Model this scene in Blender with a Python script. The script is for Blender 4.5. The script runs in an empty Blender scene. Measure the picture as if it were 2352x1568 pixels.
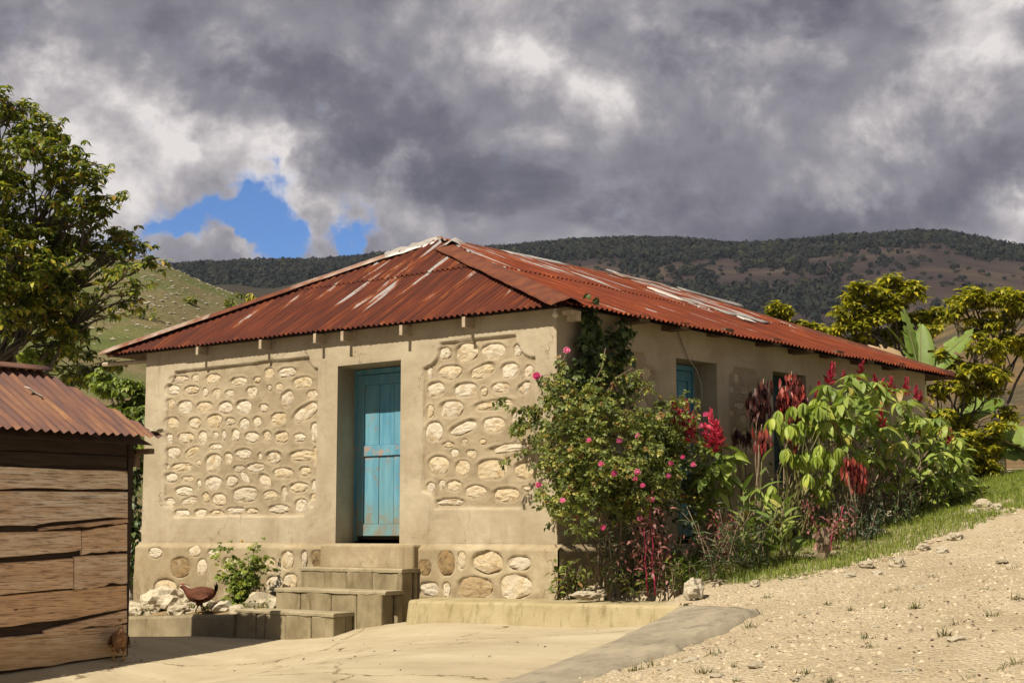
import bpy, math, random
import numpy as np
from mathutils import Matrix, Vector, noise as mnoise
R = math.radians
random.seed(7); rng = np.random.default_rng(7)
scene = bpy.context.scene
COL = scene.collection

# ------------------------------------------------------------------ camera
CAM = np.array([10.3706, -12.8118, 0.1108]); YAW, PIT, FPX = 0.70922, 0.12295, 3586.28
cam_d = bpy.data.cameras.new('camera'); cam = bpy.data.objects.new('camera', cam_d); COL.objects.link(cam)
cam.location = CAM; cam.rotation_euler = (R(90) + PIT, 0, YAW)
cam_d.sensor_width = 36; cam_d.lens = FPX / 2352 * 36; cam_d.clip_start = 0.1; cam_d.clip_end = 6000
scene.camera = cam
scene.view_settings.view_transform = 'Standard'; scene.view_settings.look = 'None'
scene.view_settings.gamma = 1; scene.view_settings.use_curve_mapping = False
scene.view_settings.exposure = 0.68
scene.cycles.max_bounces = 6; scene.cycles.diffuse_bounces = 3; scene.cycles.glossy_bounces = 2
scene.cycles.transmission_bounces = 3; scene.cycles.transparent_max_bounces = 6

FW = np.array([-math.sin(YAW) * math.cos(PIT), math.cos(YAW) * math.cos(PIT), math.sin(PIT)])
RT = np.array([math.cos(YAW), math.sin(YAW), 0.0]); UP = np.cross(RT, FW)
def ray(px, py): return FW * FPX + RT * (px - 1176) - UP * (py - 784)
def onx(px, py, v): d = ray(px, py); return CAM + d * ((v - CAM[0]) / d[0])
def ony(px, py, v): d = ray(px, py); return CAM + d * ((v - CAM[1]) / d[1])
def onz(px, py, v): d = ray(px, py); return CAM + d * ((v - CAM[2]) / d[2])
def deep(px, py, D): return CAM + ray(px, py) * (D / FPX)
def azel(px, py):
    d = ray(px, py); return math.atan2(d @ RT, d @ np.array([-math.sin(YAW), math.cos(YAW), 0])), math.atan2(d[2], math.hypot(d[0], d[1]))

# ------------------------------------------------------------------ sun and sky
TO_SUN = Vector((-0.01, -1.0, 1.17)).normalized()
sun_d = bpy.data.lights.new('sun', 'SUN'); sun = bpy.data.objects.new('sun', sun_d); COL.objects.link(sun)
sun_d.energy = 5.0; sun_d.angle = R(0.6); sun_d.color = (1.0, 0.89, 0.73)
sun.rotation_euler = TO_SUN.to_track_quat('Z', 'Y').to_euler()

class NT:
    def __init__(s, tree): s.t = tree
    def n(s, typ, **kw):
        nd = s.t.nodes.new(typ)
        for k, v in kw.items(): setattr(nd, k, v)
        return nd
    def put(s, sock, v):
        if isinstance(v, bpy.types.NodeSocket): s.t.links.new(v, sock)
        elif v is not None: sock.default_value = v
    def m(s, op, a, b=None, c=None, clamp=False):
        nd = s.n('ShaderNodeMath', operation=op, use_clamp=clamp)
        s.put(nd.inputs[0], a); s.put(nd.inputs[1], b); s.put(nd.inputs[2], c); return nd.outputs[0]
    def v(s, op, a, b=None, out=0):
        nd = s.n('ShaderNodeVectorMath', operation=op); s.put(nd.inputs[0], a)
        if op == 'SCALE': s.put(nd.inputs['Scale'], b)
        else: s.put(nd.inputs[1], b)
        return nd.outputs[out]
    def noise(s, vec, scale, detail=4, rough=0.55, out=0, dist=0.0):
        nd = s.n('ShaderNodeTexNoise'); s.put(nd.inputs['Vector'], vec); s.put(nd.inputs['Scale'], scale)
        nd.inputs['Detail'].default_value = detail; nd.inputs['Roughness'].default_value = rough
        nd.inputs['Distortion'].default_value = dist; return nd.outputs[out]
    def vor(s, vec, scale, feature='F1', out=0):
        nd = s.n('ShaderNodeTexVoronoi', feature=feature); s.put(nd.inputs['Vector'], vec); s.put(nd.inputs['Scale'], scale); return nd.outputs[out]
    def ramp(s, fac, stops, interp='LINEAR'):
        nd = s.n('ShaderNodeValToRGB'); s.put(nd.inputs[0], fac); cr = nd.color_ramp; cr.interpolation = interp
        while len(cr.elements) < len(stops): cr.elements.new(0.5)
        for e, (p, c) in zip(cr.elements, stops):
            e.position = p; e.color = (*c, 1) if len(c) == 3 else c
        return nd.outputs[0]
    def step(s, x, a, b):
        nd = s.n('ShaderNodeMapRange', interpolation_type='SMOOTHSTEP'); s.put(nd.inputs[0], x)
        nd.inputs[1].default_value = a; nd.inputs[2].default_value = b; return nd.outputs[0]
    def mix(s, f, a, b, mode='MIX'):
        nd = s.n('ShaderNodeMix', data_type='RGBA', blend_type=mode)
        s.put(nd.inputs[0], f); s.put(nd.inputs[6], (*a, 1) if isinstance(a, tuple) and len(a) == 3 else a)
        s.put(nd.inputs[7], (*b, 1) if isinstance(b, tuple) and len(b) == 3 else b); return nd.outputs[2]
    def scalev(s, vec, sc):
        nd = s.n('ShaderNodeMapping'); s.put(nd.inputs[0], vec); nd.inputs['Scale'].default_value = sc; return nd.outputs[0]

world = bpy.data.worlds.new('World'); scene.world = world; world.use_nodes = True
wt = world.node_tree; wt.nodes.clear(); W = NT(wt)
sky = W.n('ShaderNodeTexSky', sky_type='NISHITA', sun_disc=False)
sky.sun_elevation = math.asin(TO_SUN.z); sky.sun_rotation = math.atan2(TO_SUN.x, TO_SUN.y)
sky.altitude = 1500; sky.dust_density = 0.2; sky.ozone_density = 4
bg_sky = W.n('ShaderNodeBackground')
W.put(bg_sky.inputs[0], W.mix(1.0, sky.outputs[0], (0.55, 0.74, .98), 'MULTIPLY')); bg_sky.inputs[1].default_value = 0.075
dirv = W.n('ShaderNodeTexCoord').outputs['Generated']
hx, hy = W.v('DOT_PRODUCT', dirv, tuple(RT), 1), W.v('DOT_PRODUCT', dirv, (-math.sin(YAW), math.cos(YAW), 0), 1)
dz = W.n('ShaderNodeSeparateXYZ'); W.put(dz.inputs[0], dirv); dz = dz.outputs[2]
AZ = W.m('ARCTAN2', hx, hy); EL = W.m('ARCSINE', dz)
warp1 = W.noise(dirv, 9, 5, 0.55, 1); warp2 = W.noise(dirv, 34, 5, 0.6, 1)
wsep = W.n('ShaderNodeSeparateXYZ'); W.put(wsep.inputs[0], warp1); wsep2 = W.n('ShaderNodeSeparateXYZ'); W.put(wsep2.inputs[0], warp2)
def warped(base, i):
    a = W.m('MULTIPLY_ADD', W.m('SUBTRACT', wsep.outputs[i], 0.5), 0.16, base)
    return W.m('MULTIPLY_ADD', W.m('SUBTRACT', wsep2.outputs[i], 0.5), 0.05, a)
AZW, ELW = warped(AZ, 0), warped(EL, 1)
def blob(px, py, rx, ry, amt, rot=0):
    a, e = azel(px, py); rx, ry = rx / FPX, ry / FPX
    dx, dy = W.m('SUBTRACT', AZW, a), W.m('SUBTRACT', ELW, e)
    if rot:
        c, s_ = math.cos(R(rot)), math.sin(R(rot))
        dx, dy = W.m('MULTIPLY_ADD', dx, c, W.m('MULTIPLY', dy, s_)), W.m('MULTIPLY_ADD', dx, -s_, W.m('MULTIPLY', dy, c))
    dx, dy = W.m('DIVIDE', dx, rx), W.m('DIVIDE', dy, ry)
    r2 = W.m('MULTIPLY_ADD', dx, dx, W.m('MULTIPLY', dy, dy))
    return W.m('MULTIPLY', W.m('POWER', 2.718, W.m('MULTIPLY', r2, -1)), amt)
def total(xs):
    t = xs[0]
    for x in xs[1:]: t = W.m('ADD', t, x)
    return t
tone = total([blob(*b) for b in [
    (640, 235, 420, 120, -.42, -12), (1000, 330, 260, 120, -.30, -20), (420, 60, 200, 70, -.05), (40, 70, 110, 80, -.26), (900, 20, 260, 60, -.22),
    (1640, 330, 260, 110, -.20, -35), (1480, 450, 420, 90, -.32, -6), (1950, 480, 380, 100, -.36, 8), (1780, 20, 170, 75, -.42), (1560, 300, 150, 60, -.2), (2320, 400, 130, 90, -.25),
    (1560, 80, 90, 60, -.2), (1900, 250, 120, 90, -.12), (1700, 560, 500, 40, -.10),
    (130, 190, 230, 140, .34), (340, 370, 280, 110, .34), (660, 430, 220, 60, .26), (760, 470, 160, 60, .15), (1120, 90, 130, 80, .24), (1340, 110, 120, 80, .22), (1480, 60, 60, 60, .14),
    (2080, 140, 180, 150, .36), (2280, 60, 150, 120, .26), (1250, 430, 150, 60, .22), (1040, 440, 220, 60, .24), (2310, 530, 110, 70, .45), (1220, 560, 260, 30, .12),
    (1940, 330, 70, 60, .1), (430, 585, 60, 26, .42)]])
def puff(off):
    return W.noise(W.v('ADD', W.scalev(dirv, (1, 1, 1.25)), off), 8.5, 10, 0.61, 0, 0.3)
p0 = puff((0, 0, 0)); p1 = puff((0.006, -0.012, 0.03))
fine = W.noise(W.scalev(dirv, (1, 1, 1.15)), 40, 6, 0.6)
tone = W.m('ADD', tone, W.m('MULTIPLY', W.m('SUBTRACT', p0, p1), 1.5))
tone = W.m('ADD', tone, W.m('MULTIPLY', W.m('SUBTRACT', p0, 0.5), 0.5))
tone = W.m('ADD', tone, W.m('MULTIPLY', W.m('SUBTRACT', fine, 0.5), 0.30))
hole = total([blob(*b) for b in [(480, 520, 190, 80, 1.3, 10), (380, 500, 90, 45, .7), (540, 440, 60, 50, .32), (790, 545, 45, 80, 1.15, -20), (640, 560, 90, 60, .55), (425, 602, 46, 26, -1.2), (335, 565, 34, 50, -.6), (680, 545, 45, 90, -.6)]])
hole = W.m('ADD', hole, W.m('MULTIPLY', W.m('SUBTRACT', fine, 0.5), 1.5))
vb = W.n('ShaderNodeTexVoronoi', feature='SMOOTH_F1'); W.put(vb.inputs['Vector'], W.v('ADD', W.scalev(dirv, (1, 1, 1.2)), W.v('SCALE', warp2, .05))); vb.inputs['Scale'].default_value = 17; vb.inputs['Smoothness'].default_value = .5
vb2 = W.n('ShaderNodeTexVoronoi', feature='SMOOTH_F1'); W.put(vb2.inputs['Vector'], W.v('ADD', W.scalev(dirv, (1, 1, 1.2)), W.v('SCALE', warp2, .04))); vb2.inputs['Scale'].default_value = 46; vb2.inputs['Smoothness'].default_value = .4
bill = W.m('ADD', W.m('MULTIPLY', W.m('SUBTRACT', .42, vb.outputs[0]), .80), W.m('MULTIPLY', W.m('SUBTRACT', .42, vb2.outputs[0]), .28))
tone = W.m('ADD', tone, W.m('MULTIPLY', bill, W.step(tone, -.45, .25)))
tone = W.m('ADD', tone, W.m('MULTIPLY', W.step(hole, .05, .7), .13))
tone = W.m('ADD', W.m('MULTIPLY', tone, .86), 0.60)
cloudc = W.ramp(tone, [(0.0, (.092, .090, .115)), (0.25, (.135, .131, .160)), (0.5, (.235, .225, .250)), (0.75, (.40, .375, .38)), (1.0, (.64, .60, .585))])
bg_cl = W.n('ShaderNodeBackground'); W.put(bg_cl.inputs[0], cloudc); bg_cl.inputs[1].default_value = 0.77
cov = W.step(hole, 0.98, 0.16)
mixw = W.n('ShaderNodeMixShader'); W.put(mixw.inputs[0], cov)
wt.links.new(bg_sky.outputs[0], mixw.inputs[1]); wt.links.new(bg_cl.outputs[0], mixw.inputs[2])
wout = W.n('ShaderNodeOutputWorld'); wt.links.new(mixw.outputs[0], wout.inputs[0])
world.cycles.sampling_method = 'MANUAL'; world.cycles.sample_map_resolution = 512

# ------------------------------------------------------------------ object helpers
def tag(o, label=None, cat=None, group=None, kind=None):
    for k, v in (('label', label), ('category', cat), ('group', group), ('kind', kind)):
        if v: o[k] = v
    return o
def link(name, data, parent=None, loc=None, mat=None):
    o = bpy.data.objects.new(name, data); COL.objects.link(o)
    if parent: o.parent = parent
    if loc is not None: o.location = loc
    return o
def empty(name, loc=(0, 0, 0), rz=0, parent=None):
    o = link(name, None, parent, loc); o.rotation_euler.z = rz; o.empty_display_size = .1; return o
def mesh(name, verts, faces, mats=None, smooth=False, fmat=None, uv=None, rnd=None):
    me = bpy.data.meshes.new(name)
    if isinstance(verts, np.ndarray) and isinstance(faces, np.ndarray):
        nv, (nf, k) = len(verts), faces.shape
        me.vertices.add(nv); me.vertices.foreach_set('co', verts.astype(np.float32).ravel())
        me.loops.add(nf * k); me.loops.foreach_set('vertex_index', faces.astype(np.int32).ravel())
        me.polygons.add(nf); me.polygons.foreach_set('loop_start', np.arange(nf, dtype=np.int32) * k)
        me.update(calc_edges=True)
    else:
        me.from_pydata([tuple(v) for v in verts], [], [tuple(f) for f in faces]); me.update()
    for m in (mats if isinstance(mats, (list, tuple)) else [mats]):
        if m: me.materials.append(m)
    if fmat is not None: me.polygons.foreach_set('material_index', np.asarray(fmat, np.int32))
    if smooth: me.polygons.foreach_set('use_smooth', np.ones(len(me.polygons), bool))
    if uv is not None:
        lay = me.uv_layers.new(name='UVMap'); li = np.empty(len(me.loops), np.int32); me.loops.foreach_get('vertex_index', li)
        lay.data.foreach_set('uv', np.asarray(uv, np.float32)[li].ravel())
    if rnd is not None:
        at = me.attributes.new('rnd', 'FLOAT', 'FACE'); at.data.foreach_set('value', np.asarray(rnd, np.float32))
    return me
class MB:
    def __init__(s): s.v, s.f = [], []
    def box(s, lo, hi, M=None, taper=0):
        b = len(s.v)
        for z in (lo[2], hi[2]):
            for x, y in ((lo[0], lo[1]), (hi[0], lo[1]), (hi[0], hi[1]), (lo[0], hi[1])):
                p = Vector((x, y, z)); s.v.append(M @ p if M else p)
        s.f += [tuple(b + i for i in q) for q in ((3, 2, 1, 0), (4, 5, 6, 7), (0, 1, 5, 4), (1, 2, 6, 5), (2, 3, 7, 6), (3, 0, 4, 7))]; return s
    def tube(s, pts, rad, n=7, cap=True):
        pts = [Vector(p) for p in pts]; b = len(s.v); k = len(pts)
        rad = [rad] * k if not hasattr(rad, '__len__') else rad
        side = None
        for i, p in enumerate(pts):
            d = (pts[min(i + 1, k - 1)] - pts[max(i - 1, 0)]); d = d.normalized() if d.length > 1e-9 else Vector((0, 0, 1))
            if side is None: side = d.orthogonal().normalized()
            side = (side - d * side.dot(d)); side = side.normalized() if side.length > 1e-6 else d.orthogonal().normalized()
            u = d.cross(side)
            for j in range(n):
                a = 2 * math.pi * j / n; s.v.append(p + (side * math.cos(a) + u * math.sin(a)) * rad[i])
        for i in range(k - 1):
            for j in range(n):
                j2 = (j + 1) % n; s.f.append((b + i * n + j, b + i * n + j2, b + (i + 1) * n + j2, b + (i + 1) * n + j))
        if cap: s.f += [tuple(b + j for j in reversed(range(n))), tuple(b + (k - 1) * n + j for j in range(n))]
        return s
    def build(s, name, mat, parent=None, smooth=False, loc=None):
        return link(name, mesh(name, s.v, s.f, mat, smooth), parent, loc)
def bevel(o, w=0.008, seg=1):
    md = o.modifiers.new('bevel', 'BEVEL'); md.width = w; md.segments = seg; md.limit_method = 'ANGLE'; return o
def fbm(x, y, z=0.0, oct=4, sc=1.0):
    return mnoise.fractal(Vector((x * sc, y * sc, z * sc)), 1.0, 2.0, oct)

# value-noise fields for numpy arrays (several octaves of smoothed random lattices)
_lat = rng.random((256, 256))
def vnoise(x, y, sc=1.0, seed=0, oct=3):
    out = np.zeros_like(np.asarray(x, float)); a, tot = 1.0, 0.0
    for o in range(oct):
        X = np.asarray(x, float) * sc * 2 ** o + 37.3 * seed + 11.1 * o; Y = np.asarray(y, float) * sc * 2 ** o + 91.7 * seed + 5.7 * o
        i, j = np.floor(X).astype(int), np.floor(Y).astype(int); fx, fy = X - i, Y - j
        fx, fy = fx * fx * (3 - 2 * fx), fy * fy * (3 - 2 * fy)
        g = lambda p, q: _lat[p % 256, q % 256]
        v = g(i, j) * (1 - fx) * (1 - fy) + g(i + 1, j) * fx * (1 - fy) + g(i, j + 1) * (1 - fx) * fy + g(i + 1, j + 1) * fx * fy
        out += a * (v - .5) * 2; tot += a; a *= .5
    return out / tot
def sstep(x, a, b):
    t = np.clip((x - a) / (b - a), 0, 1); return t * t * (3 - 2 * t)

# ------------------------------------------------------------------ materials
ALB = .725
def material(name, rough=0.85, spec=0.3, alb=None):
    alb = alb or ALB
    m = bpy.data.materials.new(name); m.use_nodes = True; t = NT(m.node_tree)
    p = m.node_tree.nodes['Principled BSDF']; p.inputs['Roughness'].default_value = rough; p.inputs['Specular IOR Level'].default_value = spec
    t.p = p; t.obj = None
    def coord(which='Object'):
        return t.n('ShaderNodeTexCoord').outputs[which]
    t.coord = coord
    t.rand = lambda: t.n('ShaderNodeObjectInfo').outputs['Random']
    def bump(h, strength=.5, dist=.01):
        b = t.n('ShaderNodeBump'); b.inputs['Strength'].default_value = strength; b.inputs['Distance'].default_value = dist
        t.put(b.inputs['Height'], h); m.node_tree.links.new(b.outputs[0], p.inputs['Normal'])
    t.bump = bump
    t.color = lambda c: t.put(p.inputs['Base Color'], t.mix(1.0, c, (alb, alb, alb), 'MULTIPLY'))
    return m, t

def mat_plaster(name, base, dark, light, stain=(.20, .155, .10), bs=.35):
    m, t = material(name, .92, .15); c = t.coord()
    a = t.noise(c, .9, 5, .62, 0, .4); b = t.noise(c, 5, 7, .68); f = t.noise(c, 70, 4, .7); a2 = t.noise(t.v('ADD', c, (9, 4, 2)), 2.6, 6, .7, 0, .6)
    col = t.mix(t.step(a, .32, .68), dark, light); col = t.mix(t.m('MULTIPLY', t.step(b, .35, .75), .5), col, base)
    col = t.mix(t.m('MULTIPLY', t.step(a2, .54, .72), .55), col, t.mix(1, col, (.72, .68, .60), 'MULTIPLY')); col = t.mix(t.m('MULTIPLY', t.step(a2, .44, .28), .35), col, (.52, .46, .34))
    z = t.n('ShaderNodeSeparateXYZ'); t.put(z.inputs[0], c)
    st = t.step(t.noise(t.scalev(c, (3.2, 3.2, .35)), 1.6, 6, .72), .55, .74)
    col = t.mix(t.m('MULTIPLY', st, .42), col, stain)
    trowel = t.noise(t.scalev(c, (1.2, 1.2, 5)), 3.0, 5, .65, 0, 1.5)
    col = t.mix(t.m('MULTIPLY', t.step(trowel, .5, .7), .22), col, t.mix(1, col, (.78, .76, .72), 'MULTIPLY'))
    cr = t.vor(t.v('ADD', t.scalev(c, (1, 1, .6)), t.v('SCALE', t.noise(c, 3, 4, .6, 1), .5)), 1.1, 'DISTANCE_TO_EDGE')
    crack = t.m('MULTIPLY', t.step(cr, .007, .002), t.step(t.noise(c, 1.7, 2, .5), .5, .6)); col = t.mix(t.m('MULTIPLY', crack, .6), col, (.12, .09, .055))
    col = t.mix(t.m('MULTIPLY', t.step(f, .4, .8), .3), col, t.mix(1, col, (.66, .66, .64), 'MULTIPLY'))
    splash = t.m('MULTIPLY', t.step(z.outputs[2], .30, -.05), t.step(b, .38, .66)); col = t.mix(t.m('MULTIPLY', splash, .5), col, (.30, .22, .12))
    damp = t.m('MULTIPLY', t.step(z.outputs[2], -.30, -.75), t.step(b, .32, .6)); col = t.mix(t.m('MULTIPLY', damp, .7), col, (.17, .125, .065))
    t.color(col); t.bump(t.m('ADD', t.m('ADD', t.m('MULTIPLY', b, .6), t.m('MULTIPLY', trowel, .5)), t.m('MULTIPLY', f, .4)), bs, .014); return m
M_WALL = mat_plaster('plaster', (.46, .39, .275), (.385, .32, .215), (.54, .465, .335))
M_MORTAR = mat_plaster('mortar', (.38, .31, .205), (.33, .265, .17), (.44, .365, .245), (.17, .13, .08), .6)
M_PLINTH = mat_plaster('plinth_cement', (.42, .35, .225), (.30, .24, .145), (.53, .45, .30), (.14, .105, .06), .5)

def mat_stone(name, cols, mud=(.30, .19, .07)):
    m, t = material(name, .9, .2); c = t.coord(); r = t.rand()
    vec = t.v('ADD', c, t.v('SCALE', (17.0, 31.0, 7.0), r))
    a = t.noise(vec, 5, 5, .6); b = t.noise(vec, 17, 6, .7); cr = t.vor(vec, 13, 'DISTANCE_TO_EDGE')
    col = t.ramp(t.m('ADD', t.m('MULTIPLY', r, .55), t.m('MULTIPLY', a, .5)), cols)
    col = t.mix(t.m('MULTIPLY', t.step(t.noise(vec, 8, 4, .6), .52, .70), .75), col, mud)
    col = t.mix(t.m('MULTIPLY', t.step(b, .60, .74), .8), col, (.15, .115, .07)); col = t.mix(t.m('MULTIPLY', t.step(t.noise(vec, 6.5, 6, .7), .53, .66), .6), col, (.40, .325, .215))
    t.color(col); t.bump(t.m('ADD', b, t.m('MULTIPLY', t.noise(vec, 38, 4, .7), .5)), .8, .02); return m
M_STONE = mat_stone('limestone', [(.15, (.52, .445, .325)), (.4, (.66, .595, .465)), (.65, (.59, .48, .30)), (.9, (.74, .68, .57))], (.42, .29, .14))
M_STONE_SHADE = M_STONE
M_STONE_DARK = mat_stone('brown_stone', [(.15, (.20, .15, .08)), (.5, (.36, .24, .11)), (.9, (.45, .36, .22))], (.10, .07, .035))
M_ROCK = mat_stone('pale_rock', [(.15, (.52, .45, .32)), (.5, (.68, .60, .44)), (.9, (.76, .70, .55))], (.30, .22, .11))

def mat_concrete(name, a_, b_, moss=(.14, .115, .045), ms=.5):
    m, t = material(name, .93, .15); c = t.coord(); r = t.rand(); vec = t.v('ADD', c, t.v('SCALE', (9.0, 5.0, 3.0), r))
    a = t.noise(vec, 2.2, 6, .65); f = t.noise(vec, 60, 5, .75)
    col = t.mix(t.step(a, .3, .7), a_, b_)
    col = t.mix(t.m('MULTIPLY', t.step(t.noise(t.scalev(vec, (5, 5, 1.2)), 1.5, 6, .7), .5, .72), ms), col, moss)
    col = t.mix(t.m('MULTIPLY', t.step(f, .5, .75), .5), col, t.mix(1, col, (.55, .55, .55), 'MULTIPLY'))
    t.color(col); t.bump(t.m('ADD', t.m('MULTIPLY', a, .5), f), .6, .008); return m
M_BLOCK = mat_concrete('concrete_block', (.20, .16, .092), (.36, .30, .185), (.10, .08, .03), .7)
M_KERB = mat_concrete('kerb_concrete', (.22, .18, .11), (.36, .30, .19), (.12, .095, .04), .6)
M_LEDGE = mat_concrete('ledge_cement', (.38, .31, .165), (.48, .41, .245), (.16, .125, .04), .7)
M_LEDGEGREY = mat_concrete('worn_cement', (.32, .27, .17), (.44, .375, .245), (.19, .15, .075), .55)
M_STRIP = mat_concrete('weathered_strip', (.27, .235, .17), (.40, .35, .25), (.17, .15, .12), .8)

def mat_courtyard():
    m, t = material('courtyard_cement', .9, .2); c = t.coord()
    a = t.noise(t.scalev(c, (.5, 1.6, 1)), 1.3, 6, .6, 0, .4); b = t.noise(c, 5, 6, .65); f = t.noise(c, 45, 4, .7)
    col = t.ramp(a, [(.25, (.36, .295, .185)), (.5, (.47, .40, .265)), (.75, (.57, .50, .35))])
    col = t.mix(t.m('MULTIPLY', t.step(b, .55, .78), .45), col, (.27, .20, .10))
    cr = t.vor(t.v('ADD', c, t.v('SCALE', t.noise(c, 2, 5, .65, 1), .55)), .42, 'DISTANCE_TO_EDGE'); col = t.mix(t.m('MULTIPLY', t.step(cr, .010, .003), t.step(b, .40, .55)), col, (.19, .14, .075))
    col = t.mix(t.m('MULTIPLY', t.step(t.noise(t.v('ADD', c, (3, 8, 0)), 1.7, 7, .7, 0, .8), .56, .70), .4), col, (.30, .25, .17))
    col = t.mix(t.step(t.noise(c, 26, 3, .6), .70, .75), col, (.17, .12, .06))
    t.color(col); t.bump(t.m('ADD', b, t.m('MULTIPLY', f, .35)), .35, .012); return m
M_COURT = mat_courtyard()
def mat_gravel():
    m, t = material('road_gravel', .95, .15); c = t.coord()
    a = t.noise(c, .55, 6, .65, 0, .5); b = t.noise(c, 7, 7, .75); v = t.vor(c, 34); v2 = t.vor(c, 34, 'F1', 1); k = t.noise(c, 80, 3, .7)
    col = t.mix(t.step(a, .3, .7), (.45, .365, .235), (.60, .505, .35))
    col = t.mix(t.m('MULTIPLY', t.step(b, .47, .70), .5), col, (.33, .245, .135))
    sp = t.n('ShaderNodeSeparateXYZ'); t.put(sp.inputs[0], v2)
    col = t.mix(t.m('MULTIPLY', t.step(sp.outputs[0], .55, .95), .5), col, (.54, .46, .31))
    col = t.mix(t.m('MULTIPLY', t.step(k, .58, .74), .65), col, (.13, .095, .05))
    t.color(col); t.bump(t.m('ADD', t.m('MULTIPLY', v, -1.4), t.m('MULTIPLY', b, 1.5)), .8, .024); return m
M_GRAVEL = mat_gravel()
def mat_soil():
    m, t = material('soil', .95, .1); c = t.coord(); a = t.noise(c, 6, 6, .7)
    t.color(t.mix(t.step(a, .35, .7), (.17, .115, .055), (.36, .27, .14))); t.bump(a, .8, .03); return m
M_SOIL = mat_soil()

def mat_rust(name, zinc_amt, tintc=(1, 1, 1), zoff=0.0):
    m, t = material(name, .8, .18); uv = t.n('ShaderNodeUVMap').outputs[0]; r = t.rand()
    vec = t.v('ADD', uv, t.v('SCALE', (3.7, 1.3, 0.0), r))
    st = t.noise(t.scalev(vec, (11, .8, 1)), 1.0, 5, .65); st2 = t.noise(t.scalev(vec, (30, 1.1, 1)), 1.0, 4, .6); b = t.noise(vec, 2.0, 5, .6); f = t.noise(vec, 30, 4, .7)
    col = t.ramp(st, [(.30, (.042, .014, .011)), (.46, (.085, .020, .011)), (.56, (.15, .033, .012)), (.68, (.27, .072, .018)), (.85, (.34, .12, .035))])
    col = t.mix(t.m('MULTIPLY', t.step(b, .38, .7), .6), col, t.mix(st2, (.058, .018, .013), (.165, .038, .013)))
    col = t.mix(t.m('MULTIPLY', f, .35), col, (.06, .02, .014))
    col = t.mix(1, col, tintc, 'MULTIPLY')
    sx = t.n('ShaderNodeSeparateXYZ'); t.put(sx.inputs[0], uv)
    zmask = t.noise(t.scalev(uv, (8, .55, 1)), 1.0, 4, .6, 0, .3); zone = t.noise(t.v('ADD', uv, (5, 2, 0)), .55, 2, .5)
    vv = t.m('MULTIPLY', t.step(sx.outputs[1], zinc_amt[0], zinc_amt[1]), zinc_amt[2])
    z = t.m('ADD', t.m('ADD', zmask, t.m('MULTIPLY', t.m('SUBTRACT', zone, .5), .35)), vv)
    z = t.m('ADD', z, t.m('MULTIPLY_ADD', t.m('SUBTRACT', f, .5), .10, zoff))
    zs = t.step(z, .655, .69); edge = t.step(z, .60, .66)
    col = t.mix(t.m('MULTIPLY', edge, .8), col, (.27, .08, .022)); col = t.mix(zs, col, t.mix(t.noise(uv, 14, 4, .6), (.28, .28, .285), (.54, .525, .51)))
    t.color(col); t.put(t.p.inputs['Metallic'], t.m('MULTIPLY', zs, .35)); t.bump(t.m('ADD', f, st2), .25, .006); return m
M_RUST_F = mat_rust('rusty_sheet', (.2, 2.3, .10))
M_RUST_R = mat_rust('rusty_sheet_bright', (1.5, 3.4, .11), (1.6, 1.35, 1.0))
M_RUST_S = mat_rust('rusty_sheet_dull', (9, 10, 0), (1.75, 3.7, 5.4), -.4)
def mat_simple(name, c1, c2, sc=8, rough=.8, stretch=(1, 1, 1), bs=.3, met=0.0, spec=.3):
    m, t = material(name, rough, spec); c = t.coord(); r = t.rand(); vec = t.v('ADD', t.scalev(c, stretch), t.v('SCALE', (5.0, 9.0, 3.0), r))
    a = t.noise(vec, sc, 6, .65); t.color(t.mix(t.step(a, .3, .7), c1, c2)); t.bump(a, bs, .006); t.p.inputs['Metallic'].default_value = met; return m
M_CAP = mat_simple('rusty_cap', (.10, .026, .013), (.19, .058, .02), 5)
M_ZINC = mat_simple('zinc_flashing', (.34, .33, .31), (.60, .55, .49), 4, .5, bs=.2, met=.3)
M_ZINCRUST = mat_simple('zinc_rusty', (.20, .06, .022), (.44, .36, .29), 4, .6, (1, .6, 1), .3, .15)
M_PATCH = mat_simple('pale_patch', (.52, .49, .43), (.66, .63, .57), 3, .6)
M_GREYMET = mat_simple('grey_sheet', (.22, .21, .20), (.36, .34, .31), 3, .55, met=.2)
M_TIMBER = mat_simple('rafter_timber', (.10, .065, .04), (.20, .135, .08), 12, .9)
M_TIMBERPALE = mat_simple('pale_rafter_end', (.36, .28, .19), (.50, .41, .29), 14, .9)
M_DARK = mat_simple('dark_interior', (.02, .016, .012), (.035, .027, .02), 4, .95)
M_CERAMIC = mat_simple('ceramic', (.60, .54, .43), (.70, .64, .52), 6, .3, bs=.05)
M_WIRE = mat_simple('wire', (.28, .25, .20), (.38, .34, .28), 9, .5)

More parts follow.
